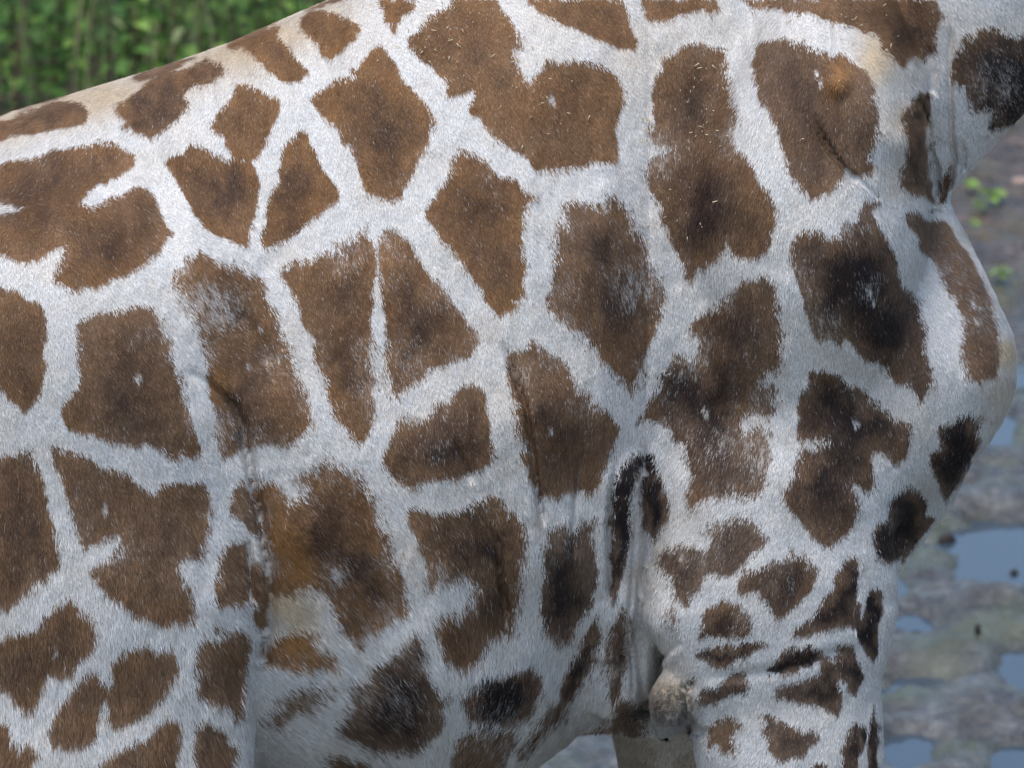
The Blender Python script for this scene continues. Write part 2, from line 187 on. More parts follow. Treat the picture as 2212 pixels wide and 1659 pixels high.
def poly_sd(pts, pad=60):
    i0 = max(0, int((pts[:, 0].min() - pad - U0) / RES)); i1 = min(NU, int((pts[:, 0].max() + pad - U0) / RES) + 1)
    j0 = max(0, int((pts[:, 1].min() - pad - V0) / RES)); j1 = min(NV, int((pts[:, 1].max() + pad - V0) / RES) + 1)
    x, y = np.meshgrid(gu[i0:i1], gv[j0:j1]); d2 = np.full(x.shape, 1e9, np.float32); ins = np.zeros(x.shape, bool)
    for k in range(len(pts)):
        ax, ay = pts[k]; bx, by = pts[(k + 1) % len(pts)]
        dx, dy = bx - ax, by - ay; L = dx * dx + dy * dy + 1e-6
        t = np.clip(((x - ax) * dx + (y - ay) * dy) / L, 0, 1)
        d2 = np.minimum(d2, (x - ax - t * dx)**2 + (y - ay - t * dy)**2)
        if ay != by:
            c = ((ay > y) != (by > y)) & (x < (bx - ax) * (y - ay) / (by - ay) + ax); ins ^= c
    d = np.sqrt(d2); return (slice(j0, j1), slice(i0, i1)), np.where(ins, d, -d)
SD = np.full((NV, NU), -60, np.float32); SOFT = np.full((NV, NU), 5, np.float32)
DARK = np.full((NV, NU), .5, np.float32); WARM = np.full((NV, NU), .5, np.float32)
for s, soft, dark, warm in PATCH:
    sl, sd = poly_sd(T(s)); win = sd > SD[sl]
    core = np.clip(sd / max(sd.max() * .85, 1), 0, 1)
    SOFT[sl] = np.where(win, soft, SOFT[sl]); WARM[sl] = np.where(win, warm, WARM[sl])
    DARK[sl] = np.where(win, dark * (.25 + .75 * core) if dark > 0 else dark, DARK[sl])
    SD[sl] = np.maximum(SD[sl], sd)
for s in CUTS:
    sl, sd = poly_sd(T(s)); SD[sl] = np.minimum(SD[sl], -sd)
GX, GY = np.meshgrid(gu, gv)
def blob(u, v, r, rv=None):
    return np.exp(-((GX - u) / r)**2 - ((GY - v) / (rv or r))**2)
for u, v, r, s in [(100,380,60,.5),(240,480,60,.5),(490,390,45,.5),(610,410,35,.5),(790,250,50,.4),(840,330,50,.6),(930,110,60,.4),
                   (1500,450,70,.9),(1540,480,40,.5),(1300,520,40,.8),(1330,650,40,.9),(1500,200,45,.7),(1720,280,60,.5),(1700,350,50,.3),
                   (1800,540,60,.8),(1870,600,60,.8),(1920,700,60,1),(1450,840,45,1.3),(1530,890,45,.9),(1590,700,50,.7),(1500,960,40,.5),
                   (1570,990,45,.6),(1780,980,60,.7),(1850,900,50,.7),(1740,890,40,.4),(2080,960,30,.8),(1960,1110,40,.7),(1010,400,50,.6),
                   (1180,880,40,.8),(1210,960,30,.6),(960,950,45,.6),(760,640,35,.7),(750,780,30,.4),(870,620,30,.8),(900,700,35,.6),
                   (530,850,45,.7),(290,870,60,.4),(1020,1150,45,.9),(1075,1180,22,.8),(1050,1300,40,.8),(1210,1290,40,1),(1215,1250,25,.7),
                   (1370,1020,30,1.8),(1340,1150,20,1),(690,1120,45,.8),(760,1230,45,1),(800,1280,35,.6),(880,1470,40,1),(850,1540,50,.6),
                   (1110,1490,40,1.3),(1090,1530,30,.8),(1240,1430,30,.8),(20,1130,70,.5),(2190,190,60,1.2),(2150,130,40,.5),(2190,240,30,1.2),
                   (1990,240,20,.6),(1960,50,50,.6),(1720,160,40,.4),(1840,1290,40,.5)]:
    DARK += (blob(u, v, r * 1.5, r * 1.9) * .6 + blob(u, v, r * .8, r * 1.1) * .4) * s * .43
for u, v, r, s in [(610,1170,40,1.4),(640,1230,35,1.6),(620,1380,25,1.6),(1810,160,26,1.8),(1795,200,18,1.4),(1950,590,1,0),(480,820,25,.9),(650,1180,30,.8)]:
    WARM += blob(u, v, r, r * 1.5) * s * .4; DARK -= blob(u, v, r, r * 1.5) * s * .25
WHITEN = np.zeros_like(SD)                       # pale flecks and scars in the brown
for u, v, r, s in [(1190,212,9,1),(1765,158,5,1.2),(1772,178,6,1),(1880,627,5,1.2),(1886,648,5,1.2),(1848,911,9,1.1),(1520,880,9,.8),(1528,895,6,.8),
                   (297,812,10,.8),(533,785,9,.8),(226,1093,9,.9),(118,1400,10,.7),(66,1423,6,.6),(328,1573,7,.6),(1190,930,6,.9),(845,480,1,0),
                   (1300,570,6,.8),(1305,590,5,.7),(2098,655,6,1),(2106,690,5,1),(2112,660,4,.8),(1474,1203,7,.7),(730,1240,12,.7),
                   (1094,1335,8,.7),(560,710,8,.8),(600,770,6,.9),(605,730,5,.8),
                   (2110,930,1,0),(2030,1190,1,0),(2150,210,10,.5),(2170,190,12,.5),(2090,1000,10,.4)]:
    WHITEN += blob(u, v, r, r * 1.6) * s
TAN = np.zeros_like(SD)                          # cream, tan and yellow tints of the pale hair
for k, (u, v) in enumerate([(0,245),(100,220),(200,190),(330,170),(430,120),(520,95),(600,60),(700,15)]): TAN += blob(u, v + 18, 85, 55) * .8
for u, v, r, s in [(245,200,45,.5),(1900,110,60,1.1),(1960,260,50,.9),(1930,380,45,.6),(2170,760,30,1.8),(2170,850,40,.8),(1450,1500,50,1.3),(640,1330,60,1.3),(600,1290,30,1),
                   (1880,150,40,.7),(1000,850,140,.25),(1350,100,160,.2),(1130,900,40,.35),(1380,1240,30,.5),(900,1180,80,.2),(1930,950,80,.25),(1850,760,120,.15),(2100,500,40,.5),(2050,20,60,.3)]:
    TAN += blob(u, v, r) * s
BRIN = np.zeros_like(SD)
for u, v, r, s in [(1370,620,45,.9),(1400,590,35,.8),(440,640,35,.9),(480,670,45,.8),(430,700,30,.6),(590,780,40,.5),(1650,1000,35,.8),(1560,960,40,.5),(1640,960,30,.6),(950,1240,35,.9),(1000,1290,35,.8),(900,1280,30,.6),
                   (760,1480,40,.8),(720,1230,30,.7),(860,1500,60,.35),(560,960,40,.7),(620,980,35,.5),(800,830,40,.4),(1500,750,40,.6),(1480,780,30,.6),(1640,860,25,.6),(700,1000,50,.4),(650,1040,30,.7),
                   (1030,390,1,0),(1420,330,45,.6),(1590,300,35,.6),(1190,450,30,.5),(1220,620,40,.3),(740,550,40,.5),(830,520,30,.7),(1720,600,40,.4),(1830,470,40,.5),(1780,700,40,.6),(2040,580,60,.35),(2100,680,50,.4),
                   (1180,760,40,.4),(1130,800,30,.5),(620,1480,60,.7),(820,1330,40,.5),(700,1330,40,.5),(1070,1560,70,.5),(1200,1600,60,.4),(2150,180,60,.6),(1640,1150,1,0),(1480,1170,50,.25),(1330,1420,60,.5),(430,1420,30,.3),
                   (480,930,40,.7),(170,1130,30,.3),(260,1180,40,.35),(330,720,40,.2),(150,780,30,.3),(940,960,40,.2),(1250,870,40,.3),(880,780,50,.35),(780,750,30,.4),(1880,620,30,.4),(1230,1130,40,.4)]:
    BRIN += blob(u, v, r) * s
def sample(M, u, v):
    x = np.clip((u - U0) / RES, 0, NU - 1.001); y = np.clip((v - V0) / RES, 0, NV - 1.001)
    i = x.astype(np.int32); j = y.astype(np.int32); fx = (x - i).astype(np.float32); fy = (y - j).astype(np.float32)
    return (M[j, i] * (1 - fx) + M[j, i + 1] * fx) * (1 - fy) + (M[j + 1, i] * (1 - fx) + M[j + 1, i + 1] * fx) * fy
# cells for the parts of the hide the chart does not reach
cr = np.random.default_rng(5); CJ = cr.random((64, 64, 2)).astype(np.float32)
def cells(u, v):
    s = 235.0; x = u / s; y = v / s; xi = np.floor(x).astype(int); yi = np.floor(y).astype(int)
    d1 = np.full(u.shape, 9., np.float32); d2 = d1.copy()
    for a in (-1, 0, 1):
        for b in (-1, 0, 1):
            j = CJ[(yi + b) & 63, (xi + a) & 63]
            d = np.hypot(xi + a + .15 + .7 * j[..., 0] - x, yi + b + .15 + .7 * j[..., 1] - y)
            d2 = np.where(d < d1, d1, np.minimum(d2, d)); d1 = np.minimum(d1, d)
    return (d2 - d1) * .5 * s - 19
def coat(u, v, r1, per_hair=True):
    """base colour of the hide; r1 random per hair"""
    out = (u < -90) | (u > 2300) | (v < -90) | (v > 1740)
    sd = sample(SD, u, v)
    far = np.minimum(np.minimum(u + 40, 2252 - u), np.minimum(v + 40, 1700 - v))
    c = cells(u, v); sd = np.where(far < 0, c, sd)
    soft = sample(SOFT, u, v); wu_, wv_ = u + N2(u / 38, v / 38, 3) * 34, v + N3(u / 38, v / 38, 3) * 40; dark = np.where(out, .6, sample(DARK, wu_, wv_)); warm = np.where(out, .5, sample(WARM, u, v))
    var = np.clip(.5 + N4(u / 75 + 9, v / 75, 2) * 1.3, 0, 1); jag = N1(u / 34, v / 34, 3) * 7 + N2(u / 8, v / 17, 2) * (3 + soft * .45) * (.35 + 1.3 * var)
    thin = sample(WHITEN, u, v)
    # brindled zones: pale hairs run into the brown, in streaks
    br = np.clip(N3(u / 24, v / 55, 3) * 1.8 - .12, 0, 1)
    e = (sd + jag + (r1 - .5) * soft * (1.2 + 3.0 * var)) / 2.0
    m = np.clip(e + .5, 0, 1)
    m = m * (1 - np.clip((thin - .42 + N2(u / 5, v / 11, 2) * .5) * 1.7, 0, .85))
    pale = br * np.clip(soft - 3, 0, 8) / 8 * np.exp(-np.clip(sd, 0, 200) / 26) * 1.3
    brz = np.clip(sample(BRIN, u, v) * (.75 + 1.1 * N1(u / 9, v / 22, 3)), 0, .9); pale = np.maximum(pale, np.where(out, 0, brz)) + .008
    if per_hair:
        r2 = (r1 * 97.31) % 1
        m = np.where(r2 < pale * .85, m * (.72 - .62 * pale * ((r1 * 31.7) % 1)), m)
    else: m = m * (1 - pale * .5)
    warm = np.clip(warm + N4(u / 60, v / 60, 2) * .25, 0, 2.2)[:, None]
    d = np.clip(dark + N3(u / 30, v / 55, 3) * .26 + (r1 - .5) * .45, -.3, 1.7)[:, None]
    brown_w = np.array([.275, .145, .065]); brown_n = np.array([.225, .153, .106]); orange = np.array([.34, .16, .05])
    dk = np.array([.030, .021, .021]); blk = np.array([.012, .010, .012])
    b = brown_n + (brown_w - brown_n) * np.clip(warm, 0, 1)
    b = b + (orange - b) * np.clip(warm - 1, 0, 1) * .8
    b = b * (1 + np.clip(-d, 0, 1) * .5)
    b = b + (dk - b) * np.clip(d * .82, 0, .92); b = b + (blk - b) * np.clip(d - 1.0, 0, .8)
    tn = np.where(out, .1, sample(TAN, u, v)) + N4(u / 90, v / 70, 3) * .32 + .09 + N2(u / 20, v / 30, 2) * .1
    tn = np.clip(tn, 0, 1.4)[:, None]
    wh = np.array([.785, .76, .725]); ta = np.array([.68, .54, .38])
    tn = tn + (((r1 * 53.7) % 1 < .14) * .55 if per_hair else .08)[:, None] if per_hair else tn + .08
    wcol = wh + (ta - wh) * np.clip(tn, 0, 1.4) * .75
    m = m[:, None]
    return (wcol * (1 - m) + b * m).astype(np.float32)

# ------------------------------------------------------------------ relief chart of the flank: folds, tendons, bulges
REL = np.zeros((NV, NU), np.float32)
def line_d(pts, pad):
    i0 = max(0, int((pts[:, 0].min() - pad - U0) / RES)); i1 = min(NU, int((pts[:, 0].max() + pad - U0) / RES) + 1)
    j0 = max(0, int((pts[:, 1].min() - pad - V0) / RES)); j1 = min(NV, int((pts[:, 1].max() + pad - V0) / RES) + 1)
    x, y = np.meshgrid(gu[i0:i1], gv[j0:j1]); d2 = np.full(x.shape, 1e9, np.float32); ss = np.zeros(x.shape, np.float32)
    pos = np.zeros(x.shape, np.float32); n = len(pts) - 1
    for k in range(n):
        ax, ay = pts[k]; bx, by = pts[k + 1]; dx, dy = bx - ax, by - ay; L = dx * dx + dy * dy
        t = np.clip(((x - ax) * dx + (y - ay) * dy) / L, 0, 1); q = (x - ax - t * dx)**2 + (y - ay - t * dy)**2
        c = q < d2; sg = np.sign((x - ax) * dy - (y - ay) * dx)
        ss = np.where(c, sg, ss); pos = np.where(c, (k + t) / n, pos); d2 = np.minimum(d2, q)
    return (slice(j0, j1), slice(i0, i1)), np.sqrt(d2), ss, pos
def crease(s, wd, dep, bank=0.0, bw=30, fade=(.25, .9)):
    """groove of half-width wd, depth dep; bank>0 raises the side on the right of travel"""
    sl, d, sg, pos = line_d(T(s), bw * 3)
    f = np.clip(pos / fade[0], 0, 1) * np.clip((1 - pos) / max(1 - fade[1], .02), 0, 1)
    REL[sl] += (-dep * np.exp(-(d / wd)**2) + bank * sg * np.exp(-(d / bw)) * (1 - np.exp(-d / wd))) * f
crease("V 1755,235 1775,290 1800,330 1830,370 1852,388", 7, .013, .005, 30)
crease("V 1700,200 1730,260 1775,330 1800,400", 25, .005, 0)
crease("V 1081,731 1105,793 1136,882 1150,984 1162,1073 1172,1130", 7, .014, -.006, 30)
crease("V 1262,967 1249,1018 1242,1087 1236,1160 1240,1200", 6, .006, -.002, 20)
crease("V 1330,990 1322,1050 1316,1120 1316,1200 1320,1290", 6, .012, -.006, 25)
crease("V 1057,1126 1078,1177 1081,1246 1088,1283 1092,1320", 7, .013, .004, 25)
crease("V 960,900 975,950 1000,1000 1020,1040", 8, .005, 0)
crease("V 386,793 440,820 478,854 506,882 523,916 530,967 547,1053 562,1107 567,1160 580,1229 583,1280 580,1348 566,1400 564,1434", 12, .017, -.003, 50, (.2, .98))
crease("V 532,1160 540,1212 542,1297", 6, .011, .003, 15, (.1, .9))
crease("V 491,1382 515,1468 516,1519", 4, .004, .002, 15)
crease("V 497,660 530,690 560,730 590,790", 18, .005, .004, 40)
crease("C0 1560,560 1600,640 1640,750 1650,900 1680,1100 1700,1230", 9, .010, -.005, 25, (.1, .98))
crease("C0 1780,150 1775,300 1770,500 1780,800 1800,950 1760,1150", 6, .008, .006, 25, (.1, .9))
crease("C0 1640,260 1660,420 1665,560", 10, .008, 0)
crease("C0 1830,800 1855,900 1850,1000", 4, .005, .003, 15)
crease("C0 1660,870 1700,1000 1700,1150", 5, .008, .004, 15)
crease("C0 2010,640 2020,720 2000,790", 5, .008, .004, 15)
crease("C0 1000,60 1060,130 1070,230 1060,320 1100,420", 10, .007, .006, 25)
crease("C0 1190,1000 1260,1080 1360,1170", 5, .003, 0)
crease("V 1425,900 1399,984 1392,1036 1399,1107 1403,1160 1399,1212 1386,1246 1380,1314 1379,1365 1382,1434 1389,1502 1396,1553", 12, .008, 0, 35, (.15, .98))
crease("V 1377,1090 1372,1150 1366,1240 1360,1330", 5, .006, 0, 20)
crease("V 1345,1300 1352,1380 1345,1450 1330,1520", 6, .006, .002, 20)
crease("V 1358,1330 1366,1420 1370,1500", 4, .005, .002, 15)
crease("V 2120,893 2105,926 2091,969 2072,999", 5, .010, -.004, 20, (.1, .9))
#crease("V 2162,765 2160,830 2140,880 2110,900", 6, .008, -.004, 25)
crease("V 1500,1462 1600,1455 1700,1440 1780,1415 1860,1395", 14, .007, .004, 30)
crease("V 1500,1470 1480,1490 1490,1560 1530,1590", 10, .010, .004, 20)
crease("C2 1240,560 1200,740 1215,860", 5, .005, .002, 15)
#crease("C2 1400,400 1350,600 1360,900 1355,1200 1370,1500 1375,1800", 6, .005, .003, 20)
#crease("C2 1500,300 1470,430 1440,560", 6, .005, 0, 20)
crease("V 1425,1430 1445,1405 1475,1385", 7, .005, -.004, 14)
for u, v, r, h in [(1812,185,22,.012),(1870,250,80,.014),(1700,260,120,-.004),(1520,420,170,.012),(1860,600,140,.012),(1950,760,90,.010),(1750,1000,120,.012),
                   (1560,800,90,.010),(1290,560,130,.006),(1620,1250,110,.010),(1800,1250,80,.006),(1200,900,90,.010),(980,960,80,.006),(780,650,130,.006),
                   (470,560,80,.008),(590,900,80,.010),(240,850,200,.008),(420,1500,90,.006),(880,1500,140,.010),(1120,1330,60,-.006),(1230,1200,60,.006),
                   (1425,1350,40,.006),(1330,1390,60,-.012),(2110,820,45,.008),(1900,150,60,.010),(1950,300,40,.010),(640,1150,60,.008),(620,1360,60,-.006),
                   (1060,1480,80,.006),(1560,1500,50,.005),(1700,1560,110,.004),(450,600,90,.004)]:
    REL += blob(u, v, r) * h * 1.35
REL += N1(GX / 70, GY / 130, 3) * .0050 + N2(GX / 22, GY / 38, 2) * .0009

# ------------------------------------------------------------------ body as one implicit solid
def tab(rows):
    a = np.array(rows, float); return a[:, 0], a[:, 1]
xt = lambda u: (u - 1106) * K * DIST
tu, tv = tab([(-700,900),(-660,740),(-600,640),(-500,530),(-300,420),(-100,285),(0,246),(140,206),(330,150),(480,98),(650,25),(800,-35),(1000,-110),(1300,-215),(1500,-285),(1700,-330),(1850,-260),(1930,-50),(1990,200),(2040,430),(2090,640)])
bu, bv = tab([(-700,960),(-660,1150),(-500,1330),(-300,1450),(0,1550),(300,1640),(560,1690),(900,1725),(1050,1700),(1165,1640),(1270,1568),(1420,1525),(1600,1430),(1800,1300),(1930,1130),(2040,900),(2090,700)])
ztop = np.array([P(1106, v, 0)[2] for v in tv]); zbot = np.array([P(1106, v, 0)[2] for v in bv])
wu, ww = tab([(-700,.03),(-660,.16),(-500,.27),(-300,.33),(0,.37),(400,.385),(560,.375),(700,.39),(950,.425),(1150,.405),(1300,.36),(1400,.30),(1600,.27),(1850,.25),(2000,.18),(2090,.05)])
def f_trunk(p):
    x = p[:, 0]; t = np.interp(x, xt(tu), ztop); b = np.interp(x, xt(bu), zbot); wd = np.interp(x, xt(wu), ww)
    h = (t - b) * .5; zc = (t + b) * .5
    zz = (p[:, 2] - zc) / h; wl = wd * (1.0 - .22 * np.clip(zz, 0, 1.2) - .13 * np.clip(-zz - .15, 0, 1)**1.5)        # narrower towards the spine
    r = (np.abs(zz)**2.15 + np.abs(p[:, 1] / wl)**2.15)**(1 / 2.15)
    over = np.maximum(np.maximum(xt(-700) - x, x - xt(2090)), 0)
    return (r - 1) * np.minimum(h, wl) * .95 + over
def f_ell(p, c, r, ang=0.0):
    q = p - np.asarray(c, p.dtype)
    if ang:
        ca, sa = math.cos(ang), math.sin(ang); q = np.stack([q[:, 0] * ca + q[:, 2] * sa, q[:, 1], -q[:, 0] * sa + q[:, 2] * ca], 1)
    r = np.asarray(r, p.dtype); k0 = np.linalg.norm(q / r, axis=1); k1 = np.linalg.norm(q / (r * r), axis=1) + 1e-6
    return k0 * (k0 - 1) / k1
def f_cone(p, a, b, ra, rb, ys=1.0):
    a = np.asarray(a, float).copy(); b = np.asarray(b, float).copy()
    q = p.copy(); q[:, 1] = (p[:, 1]) / ys; a[1] /= ys; b[1] /= ys
    ab = b - a; t = np.clip(((q - a.astype(p.dtype)) @ ab.astype(p.dtype)) / (ab @ ab), 0, 1)
    d = np.linalg.norm(q - a.astype(p.dtype) - t[:, None] * ab.astype(p.dtype), axis=1) - (ra + (rb - ra) * t)
    return d * (.5 + .5 * ys)
def smin(a, b, k):
    h = np.clip(.5 + .5 * (b - a) / k, 0, 1); return b + (a - b) * h - k * h * (1 - h)
S = K * DIST
legN, legF = -.265, .21
def sdf(p, relief=True):
    z = p[:, 2]; x = p[:, 0]
    f = f_trunk(p)
    f = smin(f, f_ell(p, P(1860, 765, 0), (292 * S, .29, 440 * S)), .06)
    # neck and head
    n0, n1 = P(1865, 150, 0), P(2900, -720, 0)
    f = smin(f, f_cone(p, n0, n1, 330 * S, 170 * S, .55), .05)
    hd = n1 + np.array([.02, 0, .10])
    f = smin(f, f_cone(p, hd, hd + np.array([.55, 0, -.22]), .13, .065, .7), .06)
    # near shoulder and point of the shoulder
    f = smin(f, f_ell(p, P(1745, 470, -.16), (262 * S, .255, 560 * S), R(-7)), .035)
    f = smin(f, f_ell(p, P(2000, 790, -.12), (190 * S, .17, 250 * S)), .05)
    f = smin(f, f_ell(p, P(2105, 775, -.02), (75 * S, .13, 115 * S)), .05)
    f = smin(f, f_ell(p, P(1745, 470, .16), (262 * S, .255, 560 * S), R(-7)), .06)
    # near foreleg
    kz = .020 + .05 * sstep(P(0, 1180, legN)[2], P(0, 850, legN)[2], z)
    leg = f_cone(p, P(1680, 1080, legN), P(1668, 1300, legN), 250 * S, 262 * S, .60)
    leg = smin(leg, f_cone(p, P(1668, 1300, legN), P(1706, 1620, legN), 260 * S, 198 * S, .60), .03)
    f = smin(f, f_cone(p, P(1378, 1080, -.262), P(1368, 1480, -.185), .036, .040), .035)
    f = smin(f, f_cone(p, P(1330, 1320, -.262), P(1328, 1500, -.175), .030, .030), .04)
    leg = smin(leg, f_ell(p, P(1450, 1524, legN - .035), (52 * S, .05, 66 * S)), .035)
    leg = smin(leg, f_cone(p, P(1975, 1070, -.06), P(1885, 1225, -.14), 50 * S, 50 * S), .05)
    leg = smin(leg, f_cone(p, P(1706, 1620, legN), (xt(1700), legN, .98), 196 * S, .085, .75), .03)
    leg = smin(leg, f_cone(p, (xt(1700), legN, .98), (xt(1690), legN, .14), .085, .052), .04)
    leg = smin(leg, f_cone(p, (xt(1695), legN, .13), (xt(1725), legN, .05), .06, .085), .02)
    f = smin(f, leg, kz + .06 * sstep(xt(1740), xt(1900), x))
    # far foreleg
    lf = f_cone(p, P(1640, 1080, legF), P(1510, 1560, legF), 230 * S, 190 * S, .6)
    lf = smin(lf, f_cone(p, P(1510, 1560, legF), (xt(1480), legF, .98), 188 * S, .085, .75), .03)
    lf = smin(lf, f_cone(p, (xt(1480), legF, .98), (xt(1460), legF, .14), .085, .052), .04)
    lf = smin(lf, f_cone(p, (xt(1465), legF, .13), (xt(1495), legF, .05), .06, .085), .02)
    f = smin(f, lf, .03)
    # thighs and hind legs
    kh = .007 + .10 * sstep(P(0, 1130, -.25)[2], P(0, 780, -.25)[2], z)
    for s, k in ((-1, kh), (1, .04)):
        y = .285 * s
        th = f_cone(p, P(150, 800, y), P(205, 1250, y), 340 * S, 372 * S, .55)
        th = smin(th, f_cone(p, P(205, 1250, y), P(190, 1680, y), 372 * S, 346 * S, .55), .03)
        th = smin(th, f_cone(p, P(190, 1680, y), (xt(-40), y, .98), 340 * S, .10, .6), .05)
        th = smin(th, f_cone(p, (xt(-40), y, .98), (xt(60), y, .14), .085, .05), .04)
        th = smin(th, f_cone(p, (xt(60), y, .13), (xt(95), y, .05), .06, .085), .02)
        f = smin(f, th, k)
    # skin web between the belly and the elbow
    f = smin(f, f_cone(p, P(1270, 1548, -.06), P(1440, 1566, -.12), .020, .026, .8), .02)
    # strap of skin in front of the armpit
    f = smin(f, f_cone(p, P(1342, 1040, -.312), P(1318, 1400, -.255), .028, .024, 1.0), .04)
    if relief:
        u, v = UV(p); wgt = np.clip(-p[:, 1] / .06, 0, 1)
        f = f - sample(REL, u, v).astype(f.dtype) * wgt * ((u > -100) & (u < 2320) & (v > -100) & (v < 1780))
    ground = .0
    return np.maximum(f, -(z - ground))
def project(p, it=3, eps=.002, relief=True, mx=.02):
    n = None
    off = np.array([[1, -1, -1], [-1, -1, 1], [-1, 1, -1], [1, 1, 1]], np.float32)
    for k in range(it):
        fs = [sdf(p + o * eps, relief) for o in off]
        g = sum(o[None, :] * f[:, None] for o, f in zip(off, fs)) / (4 * eps)
        f0 = sum(fs) / 4; gl = np.linalg.norm(g, axis=1) + 1e-6
        n = g / gl[:, None]
        p = p - n * np.clip(f0 / np.maximum(gl, .35), -mx, mx)[:, None]
    return p.astype(np.float32), n.astype(np.float32)
H = .030
lo = np.array([xt(-780), -.62, -.03]); hi = np.array([2.3, .62, 4.35])
dims = np.ceil((hi - lo) / H).astype(int) + 1
ax = [lo[i] + H * np.arange(dims[i]) for i in range(3)]
VAL = np.empty(dims, np.float32)
for i in range(0, dims[0], 24):
    X, Y, Z = np.meshgrid(ax[0][i:i + 24], ax[1], ax[2], indexing='ij')
    VAL[i:i + 24] = sdf(np.stack([X.ravel(), Y.ravel(), Z.ravel()], 1).astype(np.float32), False).reshape(X.shape)
ins = VAL < 0
cd_ = tuple(d - 1 for d in dims); cnt = np.zeros(cd_, np.int16); acc = np.zeros(cd_ + (3,), np.float32)
cs = lambda dx, dy, dz: (slice(dx, dx + cd_[0]), slice(dy, dy + cd_[1]), slice(dz, dz + cd_[2]))
for a in range(3):
    for o1 in (0, 1):
        for o2 in (0, 1):
            s0 = [0, 0, 0]; s0[(a + 1) % 3] = o1; s0[(a + 2) % 3] = o2; s1 = list(s0); s1[a] = 1
            A, B = VAL[cs(*s0)], VAL[cs(*s1)]; ch = (A < 0) != (B < 0)
            t = np.where(ch, A / np.where(ch, A - B, 1), 0)
            cnt += ch
            for c in range(3): acc[..., c] += np.where(ch, t if c == a else s0[c], 0)
act = cnt > 0; idx = np.full(cd_, -1, np.int32); ii = np.argwhere(act); idx[act] = np.arange(len(ii))
verts = (lo + (ii + acc[act] / cnt[act][:, None]) * H).astype(np.float32)
quads = []
for a in range(3):
    b, c = (a + 1) % 3, (a + 2) % 3
    n_ = [slice(0, dims[q] - 1) if q == a else slice(1, dims[q] - 1) for q in range(3)]
    m_ = [slice(1, dims[q]) if q == a else slice(1, dims[q] - 1) for q in range(3)]
    A, B = ins[tuple(n_)], ins[tuple(m_)]; e = np.argwhere(A != B)
    flip = A[tuple(e.T)]
    base = e.copy(); base[:, b] += 1; base[:, c] += 1
    def cell(db, dc):
        q = base.copy(); q[:, b] -= db; q[:, c] -= dc; return idx[tuple(q.T)]
    q = np.stack([cell(1, 1), cell(0, 1), cell(0, 0), cell(1, 0)], 1); q[~flip] = q[~flip][:, ::-1]
    quads.append(q)
quads = np.concatenate(quads).astype(np.int64)
def subdiv(v, q):
    e = np.stack([q, np.roll(q, -1, 1)], 2).reshape(-1, 2); e.sort(axis=1)
    key = e[:, 0] * 10_000_000 + e[:, 1]; uq, first, inv = np.unique(key, return_index=True, return_inverse=True)
    ev = (v[e[first, 0]] + v[e[first, 1]]) / 2; fv = v[q].mean(1)
    n0, n1 = len(v), len(v) + len(ev); ei = (n0 + inv).reshape(-1, 4); fi = n1 + np.arange(len(q))
    nq = np.concatenate([np.stack([q[:, k], ei[:, k], fi, ei[:, k - 1]], 1) for k in range(4)])
    return np.concatenate([v, ev, fv]).astype(np.float32), nq
def relax(v, q, it=1):
    for _ in range(it):
        s = np.zeros_like(v); c = np.zeros(len(v), np.float32); m = v[q].mean(1)
        for k in range(4):
            for a in range(3): s[:, a] += np.bincount(q[:, k], m[:, a], len(v)).astype(np.float32)
            c += np.bincount(q[:, k], minlength=len(v))
        v = v * .4 + s / np.maximum(c, 1)[:, None] * .6
    return v
verts, _ = project(relax(verts, quads), 2, relief=False)
verts, quads = subdiv(verts, quads); verts, _ = project(relax(verts, quads), 2, relief=False)
verts, quads = subdiv(verts, quads); verts, vn = project(relax(verts, quads), 3)
# a finer third level on the flank that is seen close up; midpoints on its border stay on the coarse edge, so no gap opens
fu, fv = UV(verts); fine = ((fu > -60) & (fu < 2280) & (fv > -60) & (fv < 1730) & (verts[:, 1] < .02) & (vn[:, 1] < .35))[quads].all(1)
Q1, Q2 = quads[fine], quads[~fine]
e2 = np.stack([Q2, np.roll(Q2, -1, 1)], 2).reshape(-1, 2); e2.sort(axis=1); k2 = np.unique(e2[:, 0] * 10_000_000 + e2[:, 1])
e1 = np.stack([Q1, np.roll(Q1, -1, 1)], 2).reshape(-1, 2); e1.sort(axis=1); k1 = np.unique(e1[:, 0] * 10_000_000 + e1[:, 1])
nv0 = len(verts); v3, q3 = subdiv(verts, Q1)
lock = np.zeros(len(v3), bool); lock[nv0:nv0 + len(k1)] = np.isin(k1, k2); lock[np.unique(Q2)] = True
free = ~lock; vr = relax(v3, q3); vr[lock] = v3[lock]
pv, pn = project(vr[free], 3); n3_ = np.zeros_like(v3); v3 = vr; v3[free] = pv; n3_[:nv0] = vn; n3_[free] = pn
_, n3_[lock] = project(v3[lock], 1)
verts, vn = v3, n3_; quads = np.concatenate([q3, Q2])
print('body quads', len(quads))

